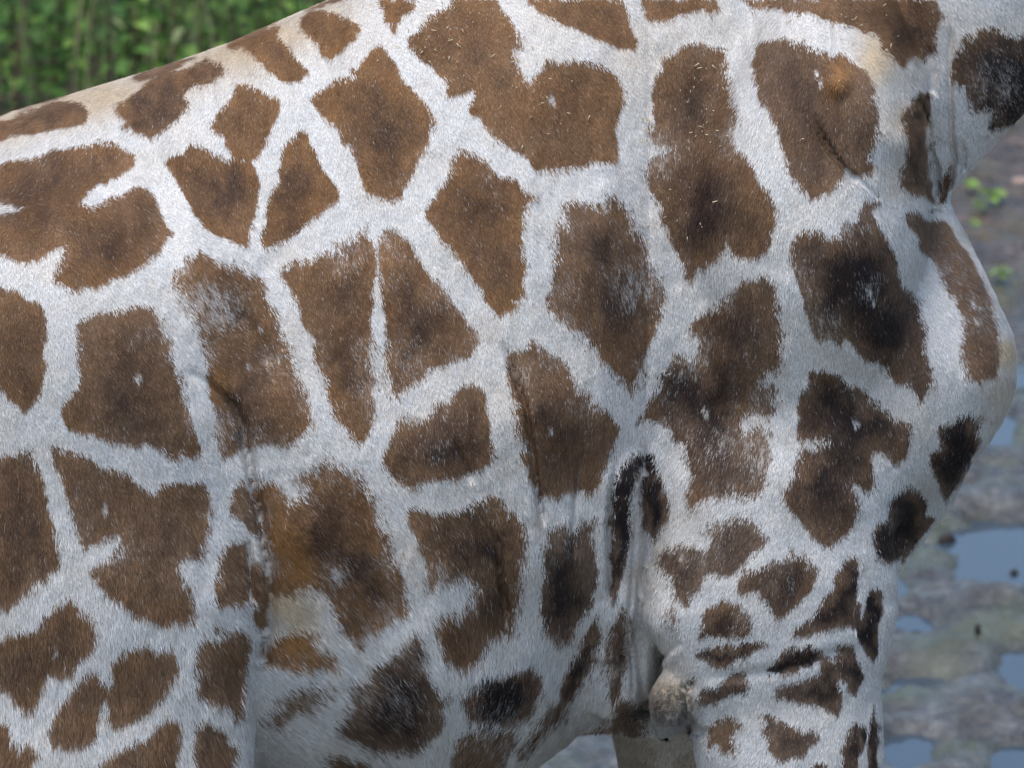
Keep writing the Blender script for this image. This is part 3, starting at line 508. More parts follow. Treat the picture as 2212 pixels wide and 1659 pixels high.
def fur_mat(name, rough, attr_n=None, grain=False):
    m, t, b = mat(name, rough=rough, spec=.12)
    a = t.nodes.new('ShaderNodeAttribute'); a.attribute_name = 'coat'; a.attribute_type = 'GEOMETRY'
    if grain:
        tc = t.nodes.new('ShaderNodeTexCoord'); mp = t.nodes.new('ShaderNodeMapping'); mp.inputs['Scale'].default_value = (420, 420, 70)
        nz = t.nodes.new('ShaderNodeTexNoise'); nz.inputs['Scale'].default_value = 1; nz.inputs['Detail'].default_value = 3
        t.links.new(tc.outputs['Object'], mp.inputs[0]); t.links.new(mp.outputs[0], nz.inputs[0])
        mr = t.nodes.new('ShaderNodeMapRange'); mr.inputs['To Min'].default_value = .45; mr.inputs['To Max'].default_value = 1.15
        t.links.new(nz.outputs[0], mr.inputs[0])
        mx = t.nodes.new('ShaderNodeMix'); mx.data_type = 'RGBA'; mx.blend_type = 'MULTIPLY'; mx.inputs[0].default_value = 1
        t.links.new(a.outputs['Color'], mx.inputs[6]); t.links.new(mr.outputs[0], mx.inputs[7]); t.links.new(mx.outputs[2], b.inputs['Base Color'])
        bp = t.nodes.new('ShaderNodeBump'); bp.inputs['Strength'].default_value = .4; bp.inputs['Distance'].default_value = .003
        t.links.new(nz.outputs[0], bp.inputs['Height']); t.links.new(bp.outputs[0], b.inputs['Normal'])
    else:
        t.links.new(a.outputs['Color'], b.inputs['Base Color'])
        if attr_n:
            n = t.nodes.new('ShaderNodeAttribute'); n.attribute_name = attr_n; n.attribute_type = 'GEOMETRY'
            t.links.new(n.outputs['Vector'], b.inputs['Normal'])
    return m
M_hide = fur_mat('hide', .8, grain=True); M_fur = fur_mat('fur', .55, 'lie')
giraffe = bpy.data.objects.new('giraffe', None); SC.collection.objects.link(giraffe)
tag(giraffe, 'brown and white patched giraffe filling the view, neck and foreleg at the right', 'giraffe')
giraffe.empty_display_size = .3
gl = np.array([xt(1106), 0, 0]); giraffe.location = gl
def keep(o): o.matrix_parent_inverse = giraffe.matrix_world.inverted()
body = mesh_np('body', verts - gl.astype(np.float32), quads, M_hide, giraffe)
def chart_uv(p):
    q = p.copy(); q[:, 1] = -np.abs(q[:, 1]); return UV(q)
bu_, bv_ = chart_uv(verts)
farleg = (verts[:, 1] > .05) & (bv_ > 1480) & (bu_ > 1150) & (bu_ < 1640)
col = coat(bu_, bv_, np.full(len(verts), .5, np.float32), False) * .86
col[farleg] = col[farleg] * .25 + np.array([.56, .47, .37]) * .54
kn = np.exp(-((bu_ - 1448) / 55)**2 - ((bv_ - 1530) / 60)**2)[:, None]; col = col * (1 - kn * .8) + np.array([.10, .09, .08]) * kn * .8
hoof = sstep(.16, .12, verts[:, 2])[:, None]; col = col * (1 - hoof) + np.array([.05, .04, .035]) * hoof
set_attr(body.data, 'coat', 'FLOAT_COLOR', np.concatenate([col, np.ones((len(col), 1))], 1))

# ------------------------------------------------------------------ fur: short hairs over everything the view can reach
tocam = CAM.astype(np.float32) - verts; tocam /= np.linalg.norm(tocam, axis=1)[:, None]
face = (vn * tocam).sum(1); inv_ = (bu_ > -70) & (bu_ < 2290) & (bv_ > -70) & (bv_ < 1740) & (face > -.3)
qv = quads[inv_[quads].any(1) & (verts[quads][:, :, 1].mean(1) < .30)]
a_, b_, c_, d_ = (verts[qv[:, k]] for k in range(4))
area = np.linalg.norm(np.cross(c_ - a_, d_ - b_), axis=1) / 2
NH = 900000
pick = np.searchsorted(np.cumsum(area) / area.sum(), rng.random(NH)).clip(0, len(qv) - 1)
s, t = rng.random((2, NH, 1), dtype=np.float32)
root = (a_[pick] * (1 - s) + b_[pick] * s) * (1 - t) + (d_[pick] * (1 - s) + c_[pick] * s) * t
root0 = root; root, hn = project(root, 2, eps=.002, mx=.006)
dn = ((root - root0) * hn).sum(1); root = root + hn * (np.maximum(dn, -.0004) - dn)[:, None]
hu, hv = chart_uv(root)
# lie of the hair: (u, v, angle from straight down towards the right, degrees, reach)
LIE = [(60,240,-22),(300,210,-14),(250,350,20),(600,90,10),(500,450,22),(800,350,27),(700,100,20),(1000,150,22),(1100,450,24),(1500,300,6),(1300,100,20),(1750,150,5),(1700,450,5),
       (250,900,20),(60,650,16),(500,1000,18),(560,760,32),(850,700,17),(1030,1000,18),(1300,650,12),(1550,600,5),(1730,890,6),(1950,600,20),(2050,700,15),(1900,950,15),(2100,950,-5),
       (100,1200,12),(300,1400,6),(450,1500,2),(100,1550,6),(700,1150,36),(820,1270,42),(760,1350,45),(880,1500,58),(660,1450,60),(650,1600,60),(1000,1200,16),(1050,1350,12),(1080,1500,-8),(1060,1620,-30),
       (1200,1300,6),(1240,1450,-18),(1150,1620,-38),(1340,1200,-8),(1330,1450,-12),(1560,1150,-14),(1450,1300,-20),(1620,1250,-8),(1750,1300,0),(1600,1450,-25),(1850,1200,3),(1700,1600,-15),(1850,1500,5),
       (1420,900,-25),(1390,1020,-10),(1900,250,35),(1950,400,30),(2000,100,40),(2050,300,15),(2150,200,30),(1850,80,40),(1800,330,-18),(1860,350,-40)]
L = np.array(LIE, np.float32); ang = np.zeros(NH, np.float32); wt = np.zeros(NH, np.float32)
for u, v, a in L:
    k = np.exp(-((hu - u)**2 + (hv - v)**2) / (2 * 130**2)) + 1e-7; ang += k * a; wt += k
ang = ang / wt + N3(hu / 110, hv / 110, 2) * 9 + rng.normal(0, 7, NH)
curl = np.exp(-((hu - 1448) / 55)**2 - ((hv - 1525) / 60)**2)
ang = ang + curl * (N1(hu / 16, hv / 16, 2) * 240)
ang = np.radians(ang).astype(np.float32)
d0 = np.stack([np.sin(ang), np.zeros(NH), -np.cos(ang)], 1).astype(np.float32)
d0 += (hn[:, 1] < 0)[:, None] * 0
dt = d0 - hn * (d0 * hn).sum(1)[:, None]; dt /= np.linalg.norm(dt, axis=1)[:, None] + 1e-5
side = np.cross(hn, dt)
ln = (rng.uniform(.0070, .0130, NH) * (1 + .65 * sstep(1150, 1500, hv) * (hu < 1380) + .25 * sstep(900, 1150, hv)) * (1 + curl * .1) * (1 - .3 * (sstep(1380, 1500, hu) * sstep(1000, 1150, hv))) * (1 - .15 * sstep(300, 0, hv)) * (1 - .55 * np.exp(-((hu - 1372) / 38)**2) * sstep(1040, 1130, hv) * sstep(1620, 1540, hv))).astype(np.float32)
wdt = (rng.uniform(.00030, .00056, NH)).astype(np.float32)
lift = rng.uniform(.04, .22, NH).astype(np.float32) + curl.astype(np.float32) * .25
mid = root + dt * (ln * .45)[:, None] + hn * (ln * lift * .55)[:, None]
tip = root + dt * ln[:, None] + hn * (ln * lift * .9)[:, None] + side * (rng.normal(0, .08, NH) * ln)[:, None]
V4 = np.stack([root - hn * .001, mid + side * wdt[:, None], tip, mid - side * wdt[:, None]], 1)
r1 = rng.random(NH).astype(np.float32)
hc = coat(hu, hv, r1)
fl = (root[:, 1] > .05) & (hv > 1480) & (hu > 1150) & (hu < 1640); hc[fl] = hc[fl] * .2 + np.array([.58, .49, .38]) * .75
gr = np.minimum(curl[:, None] * 1.25, .9); hc = hc * (1 - gr) + (np.array([.15, .14, .125]) * (.10 + .40 * rng.random((NH, 1)) + .9 * np.clip(N2(hu / 14, hv / 14, 2), -.25, 1)[:, None])) * gr
clump = 1 + N4(hu / 5, hv / 9, 2) * .16
pal = np.clip(hc.mean(1) / .5, 0, 1); br_ = (rng.normal(0, 1, NH) * (.17 - .11 * pal) + 1 + (clump - 1) * (1 - .6 * pal)).clip(.4, 1.6)[:, None]
spark = (rng.random(NH) < .02)[:, None] * (hc.mean(1, keepdims=True) < .3)          # scattered light-tipped hairs
hc = hc * br_; hc = np.where(spark, hc * 1.5 + .02, hc).clip(0, .88)
C4 = np.ones((NH, 4, 4), np.float32)
C4[:, 0, :3] = hc * .86; C4[:, 1, :3] = hc * .95; C4[:, 3, :3] = hc * .95; C4[:, 2, :3] = (hc * 1.16).clip(0, .9)
hnn = hn + side * rng.normal(0, .15, (NH, 1)) + dt * rng.normal(.0, .10, (NH, 1)); hnn /= np.linalg.norm(hnn, axis=1)[:, None]
N4_ = np.repeat(hnn[:, None, :], 4, 1)
base = np.arange(NH, dtype=np.int32)[:, None] * 4
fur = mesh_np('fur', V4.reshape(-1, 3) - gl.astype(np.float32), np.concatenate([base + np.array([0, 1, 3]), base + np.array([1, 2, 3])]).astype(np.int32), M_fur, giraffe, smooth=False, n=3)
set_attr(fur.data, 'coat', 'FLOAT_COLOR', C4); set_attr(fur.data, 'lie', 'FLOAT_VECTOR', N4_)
tag(fur, kind='stuff')

# ------------------------------------------------------------------ hay chaff caught in the coat
M_straw, _, _ = mat('straw', (.62, .52, .33), .7)
def on_hide(u, v):
    p = P(u, v, -.45).astype(np.float32)[None]; d = (p[0] - CAM); d = (d / np.linalg.norm(d)).astype(np.float32)
    p = p - d * .3
    for _ in range(60): p = p + d * sdf(p)[:, None] * .7
    q, n = project(p, 1, mx=.002); return q[0], n[0]
hv_, hf_ = [], []
spots = [(900 + 8 * 0, 0)] * 0
for k in range(150):
    c = random.choice([(980,70,60,60),(1120,180,80,80),(1200,230,90,70),(1500,200,50,110),(1480,430,60,80),(1740,200,70,90),(1540,260,60,60),(1400,280,12,50),(1880,60,60,30),(900,100,50,60)])
    spots.append((random.gauss(c[0], c[2] * .7), max(5, random.gauss(c[1], c[3] * .7))))
pts = np.array([on_hide(*s)[0] for s in spots]); 
for k, p in enumerate(pts):
    a = random.uniform(0, math.pi); l = random.choice([.0010, .0015, .0020, .0028, .0045]); wd = random.uniform(.0005, .0009)
    dx, dz = math.cos(a), math.sin(a); o = np.array([0, -.0045, .001])
    b = len(hv_)
    for sx, sy, sz in [(-1,-1,0),(1,-1,0),(1,1,0),(-1,1,0),(-1,0,1),(1,0,1)]:
        hv_.append(p + o + np.array([dx, 0, dz]) * sx * l + np.array([-dz, 0, dx]) * sy * wd + np.array([0, -1, 0]) * sz * wd * 1.5)
    hf_ += [(b, b+1, b+5), (b, b+5, b+4), (b+3, b+4, b+5), (b+3, b+5, b+2), (b, b+3, b+2), (b, b+2, b+1), (b, b+4, b+3), (b+1, b+2, b+5)]
chaff = mesh_np('hay_chaff', np.array(hv_), np.array(hf_), M_straw, None, False, 3)
tag(chaff, 'pale specks of dry hay caught in the fur over the shoulder', 'hay', kind='stuff')

# ------------------------------------------------------------------ ground: mud with puddles
def axis(a, b, fine, out, n):
    s = np.arange(a, b + fine / 2, fine); g = np.geomspace(fine * 1.3, out, n).cumsum()
    return np.concatenate([(a - g)[::-1], s, b + g])
gx = axis(-.6, 3.0, .02, 40, 42); gy = axis(3.6, 13.2, .025, 40, 42)
X, Y = np.meshgrid(gx, gy); shp = X.shape
near = sstep(60, 20, np.hypot(X, Y - 8))
PUD = [(2170,1195,110,62,.07),(2110,1250,60,30,.04),(1940,1210,30,18,.04),(2150,1020,50,14,.035),(2060,1320,40,10,.03),(1960,1180,30,12,.03),(2080,960,60,14,.03),(1985,1350,55,28,.045),(2200,1445,45,42,.05),(1990,1482,60,18,.04),(1960,1625,52,45,.055),(2150,915,42,42,.05),(2080,1060,30,10,.02),(1930,1265,22,30,.035),(2210,1650,60,30,.05),(1700,1500,160,60,.05),(1900,1100,80,30,.04),(1100,1200,200,60,.04),(2400,1000,120,60,.06),(2350,1500,100,50,.05)]
LUMP = [(2060,1440,80,20,.035),(2140,1330,110,30,.045),(2050,1210,45,20,.02),(2120,1540,80,40,.04),(2090,1100,90,22,.03),(2000,1420,70,14,.02),(1960,1530,50,22,.02)]
Z = np.full(shp, .020)
Z += N1(X / .9, Y / .9, 4, .55) * .045 * near + N2(X / .22, Y / .14, 4, .65) * .016 * near + N3(X / .17, Y / .10, 5, .75) * .034 * near + (.5 - np.abs(N4(X / .8, Y / .3, 5, .7))) * .016 * near - .004
Z += N4(X / 9, Y / 9, 2) * .12 * sstep(12, 30, np.hypot(X, Y - 8))
far = sstep(8.5, 10.5, Y); Z += far * .07
for u, v, ru, rv, dpt in PUD:
    c = G(u, v); su = ru * K * 17.5; e = G(u, v + rv); sv = abs(e[1] - c[1])
    q = ((X - c[0]) / su)**2 + ((Y - c[1]) / sv)**2; q = q * (1 + .75 * N4(X / .16, Y / .16, 4, .65)) + .25 * N2(X / .07, Y / .05, 2); Z -= dpt * np.exp(-q * q * .6) * 1.3
for u, v, ru, rv, dpt in LUMP:
    c = G(u, v); su = ru * K * 17.5; e = G(u, v + rv); sv = abs(e[1] - c[1])
    Z += dpt * np.exp(-((X - c[0]) / su)**2 - ((Y - c[1]) / sv)**2)
# flatten under the hooves
for hx, hy in ((xt(1725), legN), (xt(1495), legF), (xt(95), -.285), (xt(95), .285)):
    q = np.exp(-((X - hx)**2 + (Y - hy)**2) / .05); Z = Z * (1 - q) + .012 * q
nyy, nxx = shp; I = np.arange(nyy * nxx).reshape(shp)
q = np.stack([I[:-1, :-1], I[:-1, 1:], I[1:, 1:], I[1:, :-1]], -1).reshape(-1, 4)
def nd(t, k, **kw):
    n = t.nodes.new(k)
    for a, b in kw.items():
        if hasattr(n, a): setattr(n, a, b)
        else: n.inputs[a.replace('_', ' ')].default_value = b
    return n
M_mud, t, b = mat('mud', (.12, .11, .09), .55, .6)
tc = nd(t, 'ShaderNodeTexCoord')
n1 = nd(t, 'ShaderNodeTexNoise', Scale=8.0, Detail=9.0, Roughness=.72); n2 = nd(t, 'ShaderNodeTexNoise', Scale=38.0, Detail=6.0, Roughness=.7)
n3 = nd(t, 'ShaderNodeTexNoise', Scale=2.2, Detail=5.0)
for n in (n1, n2, n3): t.links.new(tc.outputs['Object'], n.inputs[0])
r1_ = nd(t, 'ShaderNodeValToRGB'); cr_ = r1_.color_ramp; cr_.elements[0].position = .32; cr_.elements[0].color = (.030, .026, .020, 1); cr_.elements[1].position = .66; cr_.elements[1].color = (.17, .168, .16, 1)
e = cr_.elements.new(.5); e.color = (.078, .076, .068, 1)
t.links.new(n1.outputs[0], r1_.inputs[0])
r2_ = nd(t, 'ShaderNodeValToRGB'); c2 = r2_.color_ramp; c2.elements[0].position = .35; c2.elements[0].color = (.18, .16, .14, 1); c2.elements[1].position = .6; c2.elements[1].color = (1.2, 1.2, 1.2, 1)
t.links.new(n2.outputs[0], r2_.inputs[0])
mx = nd(t, 'ShaderNodeMix', data_type='RGBA', blend_type='MULTIPLY'); mx.inputs[0].default_value = .8
t.links.new(r1_.outputs[0], mx.inputs[6]); t.links.new(r2_.outputs[0], mx.inputs[7])
r3_ = nd(t, 'ShaderNodeValToRGB'); c3 = r3_.color_ramp; c3.elements[0].position = .5; c3.elements[0].color = (0, 0, 0, 1); c3.elements[1].position = .64; c3.elements[1].color = (.55, .55, .55, 1)
t.links.new(n3.outputs[0], r3_.inputs[0])
m2 = nd(t, 'ShaderNodeMix', data_type='RGBA'); t.links.new(r3_.outputs[0], m2.inputs[0]); t.links.new(mx.outputs[2], m2.inputs[6]); m2.inputs[7].default_value = (.085, .10, .045, 1)
# farther from the puddles the soil is browner
gm = nd(t, 'ShaderNodeSeparateXYZ'); t.links.new(tc.outputs['Object'], gm.inputs[0])
mr = nd(t, 'ShaderNodeMapRange'); mr.inputs[1].default_value = 8.6; mr.inputs[2].default_value = 10.2; t.links.new(gm.outputs[1], mr.inputs[0])
m3 = nd(t, 'ShaderNodeMix', data_type='RGBA', blend_type='MULTIPLY'); t.links.new(mr.outputs[0], m3.inputs[0]); t.links.new(m2.outputs[2], m3.inputs[6]); m3.inputs[7].default_value = (1.0, .72, .56, 1)
t.links.new(m3.outputs[2], b.inputs['Base Color'])
rr = nd(t, 'ShaderNodeMapRange'); rr.inputs[3].default_value = .05; rr.inputs[4].default_value = .34; rr.inputs[1].default_value = .4; rr.inputs[2].default_value = .6; t.links.new(n2.outputs[0], rr.inputs[0]); t.links.new(rr.outputs[0], b.inputs['Roughness'])
bp = nd(t, 'ShaderNodeBump', Strength=.8, Distance=.012); t.links.new(n2.outputs[0], bp.inputs['Height']); t.links.new(bp.outputs[0], b.inputs['Normal'])
ground = mesh_np('ground', np.stack([X.ravel(), Y.ravel(), Z.ravel()], 1), q, M_mud)
tag(ground, kind='structure')
M_wat, t, b = mat('water', (.05, .06, .06), .04, .5); b.inputs['IOR'].default_value = 1.33; b.inputs['Transmission Weight'].default_value = .0
b.inputs['Base Color'].default_value = (.040, .058, .075, 1)
tc = nd(t, 'ShaderNodeTexCoord'); nz = nd(t, 'ShaderNodeTexNoise', Scale=6.0, Detail=2.0); t.links.new(tc.outputs['Object'], nz.inputs[0])
bp = nd(t, 'ShaderNodeBump', Strength=.03, Distance=.02); t.links.new(nz.outputs[0], bp.inputs['Height']); t.links.new(bp.outputs[0], b.inputs['Normal'])
water = mesh_np('water', [(-8, -2, .0), (9, -2, .0), (9, 11.6, .0), (-8, 11.6, .0)], [(0, 1, 2, 3)], M_wat)
tag(water, kind='structure')
def ground_z(x, y):
    i = np.clip(np.searchsorted(gx, x), 1, nxx - 1); j = np.clip(np.searchsorted(gy, y), 1, nyy - 1); return float(Z[j, i])

# ------------------------------------------------------------------ plants
def leaf_mesh(name, L, W, fold, droop, m, teeth=7):
    vs, fs = [], []
    n = teeth * 2
    prof = lambda s: (math.sin(math.pi * s**.8) * (1 - .25 * s)) * W
    for k in range(n + 1):
        s = k / n; zz = -droop * s * s * L; wv = prof(s) * (1.12 if k % 2 else .86)
        vs += [(s * L, 0, zz), (s * L, wv, zz + fold * wv), (s * L, -wv, zz + fold * wv)]
    for k in range(n):
        a = 3 * k; fs += [(a, a + 3, a + 4, a + 1), (a, a + 2, a + 5, a + 3)]
    me = bpy.data.meshes.new(name); me.from_pydata(vs, [], fs); me.materials.append(m); me.update()
    for p in me.polygons: p.use_smooth = True
    return me
def leaf_mat(name, c):
    m, t, b = mat(name, c, .55, .3)
    oi = nd(t, 'ShaderNodeObjectInfo'); mr = nd(t, 'ShaderNodeMapRange'); mr.inputs[3].default_value = .55; mr.inputs[4].default_value = 1.5
    t.links.new(oi.outputs['Random'], mr.inputs[0])
    mx = nd(t, 'ShaderNodeMix', data_type='RGBA', blend_type='MULTIPLY'); mx.inputs[0].default_value = 1; mx.inputs[6].default_value = (*c, 1)
    t.links.new(mr.outputs[0], mx.inputs[7]); t.links.new(mx.outputs[2], b.inputs['Base Color'])
    tr = nd(t, 'ShaderNodeBsdfTranslucent'); t.links.new(mx.outputs[2], tr.inputs[0]); ms = nd(t, 'ShaderNodeMixShader'); ms.inputs[0].default_value = .5
    out = [n for n in t.nodes if n.type == 'OUTPUT_MATERIAL'][0]
    t.links.new(b.outputs[0], ms.inputs[1]); t.links.new(tr.outputs[0], ms.inputs[2]); t.links.new(ms.outputs[0], out.inputs[0])
    return m
LM = [leaf_mat('leaf_mid', (.15, .29, .07)), leaf_mat('leaf_bright', (.27, .42, .10)), leaf_mat('leaf_dark', (.095, .20, .06)), leaf_mat('leaf_pale', (.32, .38, .18))]
LEAF = [leaf_mesh('leaf', .075, .026, .25, .35, LM[0]), leaf_mesh('leaf', .065, .026, .2, .5, LM[1]), leaf_mesh('leaf', .08, .025, .3, .25, LM[2]), leaf_mesh('leaf', .06, .020, .3, .6, LM[3])]
M_stem, _, _ = mat('stem', (.10, .055, .035), .7); M_gstem, _, _ = mat('green_stem', (.07, .11, .035), .6); M_dry, _, _ = mat('dry_stem', (.34, .26, .16), .8)
def stem_pts(h, lean, n=8):
    a = random.uniform(0, 6.28); b = random.uniform(0, 6.28); out = []
    for k in range(n + 1):
        s = k / n; out.append((math.cos(a) * lean * s * s * h + .008 * math.sin(b + 5 * s), math.sin(a) * lean * s * s * h + .008 * math.cos(b + 4 * s), s * h))
    return out
def tube(name, pts, r0, r1, m, parent):
    vs, fs = [], []; n = 6
    for k, p in enumerate(pts):
        r = r0 + (r1 - r0) * k / (len(pts) - 1)
        for j in range(n):
            a = 6.283 * j / n; vs.append((p[0] + r * math.cos(a), p[1] + r * math.sin(a), p[2]))
    for k in range(len(pts) - 1):
        for j in range(n):
            a = k * n + j; b = k * n + (j + 1) % n; fs.append((a, b, b + n, a + n))
    me = bpy.data.meshes.new(name); me.from_pydata(vs, [], fs); me.materials.append(m); me.update()
    for p in me.polygons: p.use_smooth = True
    o = bpy.data.objects.new(name, me); SC.collection.objects.link(o); o.parent = parent; return o
def leafy(name, x, y, h, kinds, nodes, label, group, cat='plant', sm=None, lean=.12, leafs=1.0, start=.02):
    e = bpy.data.objects.new(name, None); e.empty_display_size = .1; SC.collection.objects.link(e)
    e.location = (x, y, ground_z(x, y) - .01); e.rotation_euler = (0, 0, random.uniform(0, 6.28)); tag(e, label, cat, group)
    pts = stem_pts(h, lean); tube('stem', pts, .0036, .0015, sm or M_stem, e)
    rot = random.uniform(0, 3)
    for k in range(nodes):
        s = start + (1 - start) * (k + .5) / nodes; f = s * (len(pts) - 1); i = min(int(f), len(pts) - 2); g = f - i
        p = [pts[i][c] * (1 - g) + pts[i + 1][c] * g for c in range(3)]; rot += 1.57 + random.uniform(-.3, .3)
        for sd in (0, math.pi):
            if random.random() > leafs: continue
            lf = bpy.data.objects.new('leaf', random.choice([LEAF[i_] for i_ in kinds])); SC.collection.objects.link(lf); lf.parent = e
            lf.location = p; sc = random.uniform(.7, 1.35) * (1.15 - .5 * s); lf.scale = (sc, sc, sc)
            lf.rotation_euler = (random.uniform(-.5, .5), random.uniform(-.5, .45), rot + sd)
    return e
random.seed(4)
GRP = 'leafy plants growing along the far edge of the mud'
lab = {0: 'mid green leafy stem among the blurred plants above the back', 1: 'bright green leafy stem among the blurred plants above the back',
       2: 'dark green leafy stem among the blurred plants above the back'}
for k in range(150):
    row = k % 6; yy = 11.9 + row * .40 + random.uniform(-.2, .2)
    xx = -2.35 + 2.05 * ((k // 6) + random.random()) / 25
    kk = random.choice([0, 0, 1, 2])
    leafy('leafy_plant', xx, yy, random.uniform(.75, 1.35), {0: [0, 0, 1], 1: [1, 0, 3], 2: [2, 0]}[kk], random.randint(15, 21), lab[kk], GRP + {0: '', 1: ', bright ones', 2: ', dark ones'}[kk], sm=random.choice([M_stem, M_gstem, M_stem]), leafs=.85)
# bare dry stalks in front
ORD = ['first', 'second', 'third', 'fourth', 'fifth', 'sixth', 'seventh', 'eighth', 'ninth', 'tenth', 'eleventh', 'twelfth']
STK = [28, 85, 120, 160, 185, 210, 240, 290, 345, 375, 440, 520]; cnt_ = [0, 0]
for k, u in enumerate(STK):
    c = G(u, 330 + random.uniform(-40, 60)); e = bpy.data.objects.new('dry_stalk', None); e.empty_display_size = .1; SC.collection.objects.link(e)
    e.location = (c[0], c[1], ground_z(c[0], c[1])); pale = u in (160, 210, 240)
    cnt_[pale] += 1; tag(e, ('pale straw coloured dry stalk, %s from the left of the three pale ones' if pale else 'thin reddish brown stalk, %s from the left of the reddish stalks') % ORD[cnt_[pale] - 1], 'stalk', 'dry pale stalks' if pale else 'reddish stalks')
    pts = stem_pts(random.uniform(.85, 1.3), .22); tube('stem', pts, (.0058 if not pale else .0048), .003, M_dry if pale else M_stem, e)
    if pale:
        tp = pts[-1]; tube('seed_head', [(tp[0], tp[1], tp[2] - .02), (tp[0] + .01, tp[1], tp[2] + .03), (tp[0] + .03, tp[1], tp[2] + .08), (tp[0] + .06, tp[1], tp[2] + .10)], .008, .004, M_dry, e)
# upright grass among the plants
gvv, gff = [], []; rs = np.random.default_rng(21)
for k in range(380):
    x = rs.uniform(-2.6, .1); y = rs.uniform(11.8, 15.0); h = rs.uniform(.4, 1.2); a = rs.uniform(0, 6.28); ln_ = rs.uniform(.02, .30) * h; w_ = rs.uniform(.0015, .0034); b0 = len(gvv); z0 = ground_z(x, y)
    for s_ in (0, .35, .7, 1):
        c_ = np.array([x + math.cos(a) * ln_ * s_ * s_, y + math.sin(a) * ln_ * s_ * s_, z0 + h * s_]); ww_ = w_ * (1.05 - s_)
        gvv += [c_ - np.array([ww_, 0, 0]), c_ + np.array([ww_, 0, 0])]
    gff += [(b0, b0 + 1, b0 + 3, b0 + 2), (b0 + 2, b0 + 3, b0 + 5, b0 + 4), (b0 + 4, b0 + 5, b0 + 7, b0 + 6)]
M_gr, t, b = mat('grass', (.2, .26, .1), .6, .2)
tc = nd(t, 'ShaderNodeTexCoord'); nz = nd(t, 'ShaderNodeTexNoise', Scale=16.0, Detail=2.0); mpg = nd(t, 'ShaderNodeMapping'); mpg.inputs['Scale'].default_value = (1, 1, .05)
t.links.new(tc.outputs['Object'], mpg.inputs[0]); t.links.new(mpg.outputs[0], nz.inputs[0])
cu = nd(t, 'ShaderNodeValToRGB'); ce = cu.color_ramp; ce.elements[0].position = .42; ce.elements[0].color = (.20, .34, .09, 1); ce.elements[1].position = .60; ce.elements[1].color = (.50, .44, .28, 1)
t.links.new(nz.outputs[0], cu.inputs[0]); t.links.new(cu.outputs[0], b.inputs['Base Color'])
gro = mesh_np('grass', np.array(gvv), np.array(gff), M_gr); tag(gro, 'thin upright grass blades, green and straw coloured, among the leafy plants', 'grass', kind='stuff')
# undergrowth mass behind
M_und, t, b = mat('undergrowth', (.05, .12, .03), .6, .2)
tc = nd(t, 'ShaderNodeTexCoord'); nz = nd(t, 'ShaderNodeTexNoise', Scale=7.0, Detail=4.0); t.links.new(tc.outputs['Object'], nz.inputs[0])
cu = nd(t, 'ShaderNodeValToRGB'); ce = cu.color_ramp; ce.elements[0].position = .35; ce.elements[0].color = (.08, .17, .05, 1); ce.elements[1].position = .65; ce.elements[1].color = (.22, .38, .11, 1)
t.links.new(nz.outputs[0], cu.inputs[0]); t.links.new(cu.outputs[0], b.inputs['Base Color'])
uv_, uf_ = [], []
rs = np.random.default_rng(9)
for k in range(42000):
    x = rs.uniform(-5, 3.5); y = rs.uniform(13.6, 19.0); z = rs.uniform(0, 1.0 + .25 * math.sin(x * 3)); a = rs.uniform(0, 6.28); tl = rs.uniform(-.8, .8); l = rs.uniform(.04, .08)
    d = np.array([math.cos(a), math.sin(a), tl]) * l; s_ = np.array([-math.sin(a), math.cos(a), 0]) * l * .4; b0 = len(uv_); p = np.array([x, y, z])
    uv_ += [p, p + d * .5 + s_, p + d, p + d * .5 - s_]; uf_.append((b0, b0 + 1, b0 + 2, b0 + 3))
und = mesh_np('undergrowth', np.array(uv_), np.array(uf_), M_und); tag(und, 'mass of green undergrowth beyond the leafy plants', 'undergrowth', kind='stuff')
#  seedlings on the mud at the right
SEED = [((2160,640), .06, 'small green seedling alone on the mud beside the chest'), ((2112,520), .05, 'lowest of the small green weeds beside the front of the shoulder'),
        ((2140,500), .07, 'green weed with round leaves on the mud right of the shoulder'), ((2090,470), .05, 'small green weed close to the fold under the neck'),
        ((2050,440), .07, 'green weed just under the throat fold of the neck'), ((2130,320), .05, 'tiny bright weed on the soil below the neck'), ((2178,318), .05, 'faint green weed on the soil at the right edge'),
        ((2098,540), .04, 'tiny yellowish weed against the chest edge')]
for (u, v), s_, lb in SEED:
    c = G(u, v + 12); e = bpy.data.objects.new('seedling', None); e.empty_display_size = .05; SC.collection.objects.link(e)
    e.location = (c[0], c[1], ground_z(c[0], c[1])); tag(e, lb, 'weed', 'seedlings on the mud')
    tube('stem', [(0, 0, -.01), (.004, 0, s_ * .4), (.006, .002, s_ * .8)], .002, .0015, M_gstem, e)
    for k in range(7):
        lf = bpy.data.objects.new('leaf', LEAF[1]); SC.collection.objects.link(lf); lf.parent = e; lf.location = (.005, 0, s_ * (.35 + .07 * k))
        q_ = s_ * 11 * random.uniform(.7, 1.1); lf.scale = (q_, q_ * 1.4, q_); lf.rotation_euler = (random.uniform(-.3, .3), random.uniform(-.5, .1), k * 2.4)
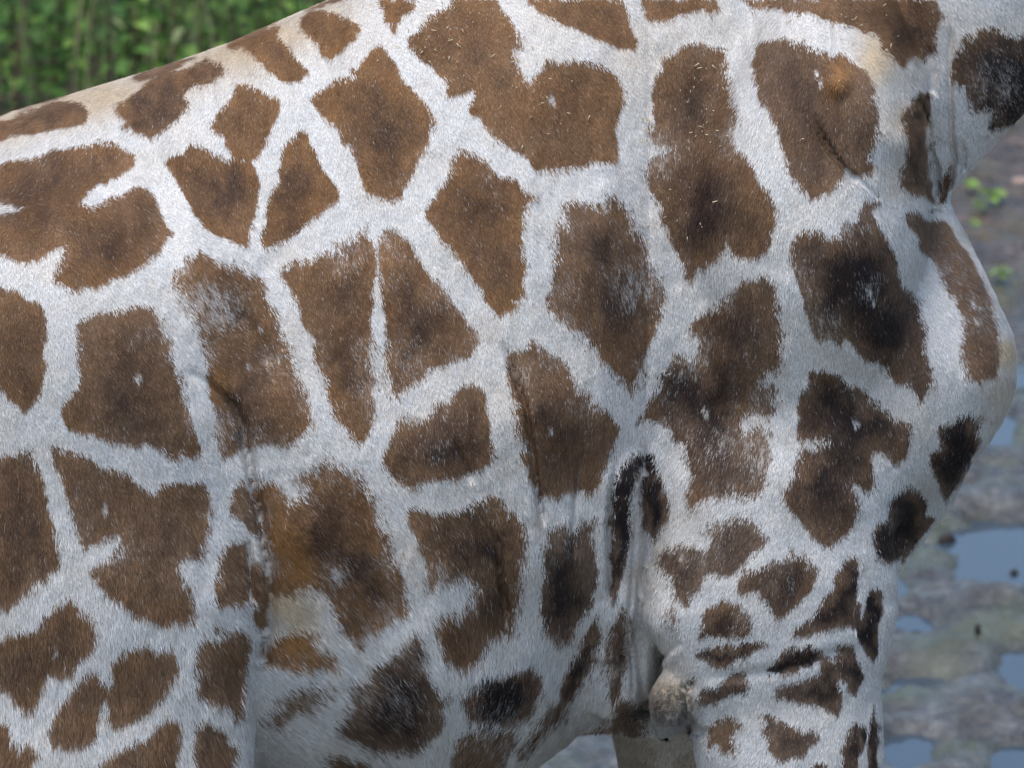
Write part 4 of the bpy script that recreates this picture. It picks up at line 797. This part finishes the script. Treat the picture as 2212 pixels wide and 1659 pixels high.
# litter: sticks, stones, a yellow leaf
def chunk(name, u, v, sx, sy, sz, m, label, cat, rz=0, group=None):
    c = G(u, v); bmv, bf = [], []; r_ = np.random.default_rng(int(u * 7 + v))
    n, mm = 10, 6
    for i in range(mm + 1):
        for j in range(n):
            a = 6.283 * j / n; th = math.pi * i / mm; k_ = 1 + r_.uniform(-.16, .16)
            bmv.append((sx * math.cos(a) * math.sin(th) * k_, sy * math.sin(a) * math.sin(th) * k_, sz * math.cos(th) * k_ + sz * .4))
    for i in range(mm):
        for j in range(n): bf.append((i * n + j, i * n + (j + 1) % n, (i + 1) * n + (j + 1) % n, (i + 1) * n + j))
    me = bpy.data.meshes.new(name); me.from_pydata(bmv, [], bf); me.materials.append(m); me.update()
    for p in me.polygons: p.use_smooth = True
    o = bpy.data.objects.new(name, me); SC.collection.objects.link(o); o.location = (c[0], c[1], max(ground_z(c[0], c[1]), 0)); o.rotation_euler = (0, 0, rz)
    return tag(o, label, cat, group)
M_stone, _, _ = mat('stone', (.34, .24, .20), .7); M_stick, _, _ = mat('wood', (.22, .17, .12), .8); M_dark, _, _ = mat('dark_clod', (.03, .022, .018), .8); M_yel, _, _ = mat('yellow_leaf', (.62, .50, .10), .6)
chunk('stone', 2204, 462, .035, .03, .018, M_stone, 'pinkish stone on the soil at the right edge of the view', 'stone')
chunk('stick', 2120, 405, .075, .012, .008, M_stick, 'pale broken stick on the soil below the neck', 'stick', -.5)
chunk('stick', 2080, 330, .06, .014, .010, M_stick, 'short pale stick just under the neck edge', 'stick', .4)
chunk('clod', 2046, 1170, .030, .018, .016, M_dark, 'dark brown clod at the edge of the big puddle', 'clod', .6, 'dark clods')
chunk('clod', 2111, 1395, .010, .010, .016, M_dark, 'small dark clod standing right of the foreleg', 'clod', 0, 'dark clods')
chunk('clod', 2000, 1500, .010, .010, .014, M_dark, 'dark clod below the narrow puddle beside the foreleg', 'clod', 0, 'dark clods')
chunk('clod', 2190, 1240, .012, .01, .010, M_dark, 'small dark clod on the near bank of the big puddle', 'clod', 0, 'dark clods')
chunk('clod', 1978, 1372, .018, .012, .008, M_dark, 'flat dark clod sitting in the puddle beside the leg', 'clod', 0, 'dark clods')
chunk('fallen_leaf', 2085, 1624, .009, .007, .004, M_yel, 'small yellow fallen leaf on the mud at the bottom right', 'leaf', .5)
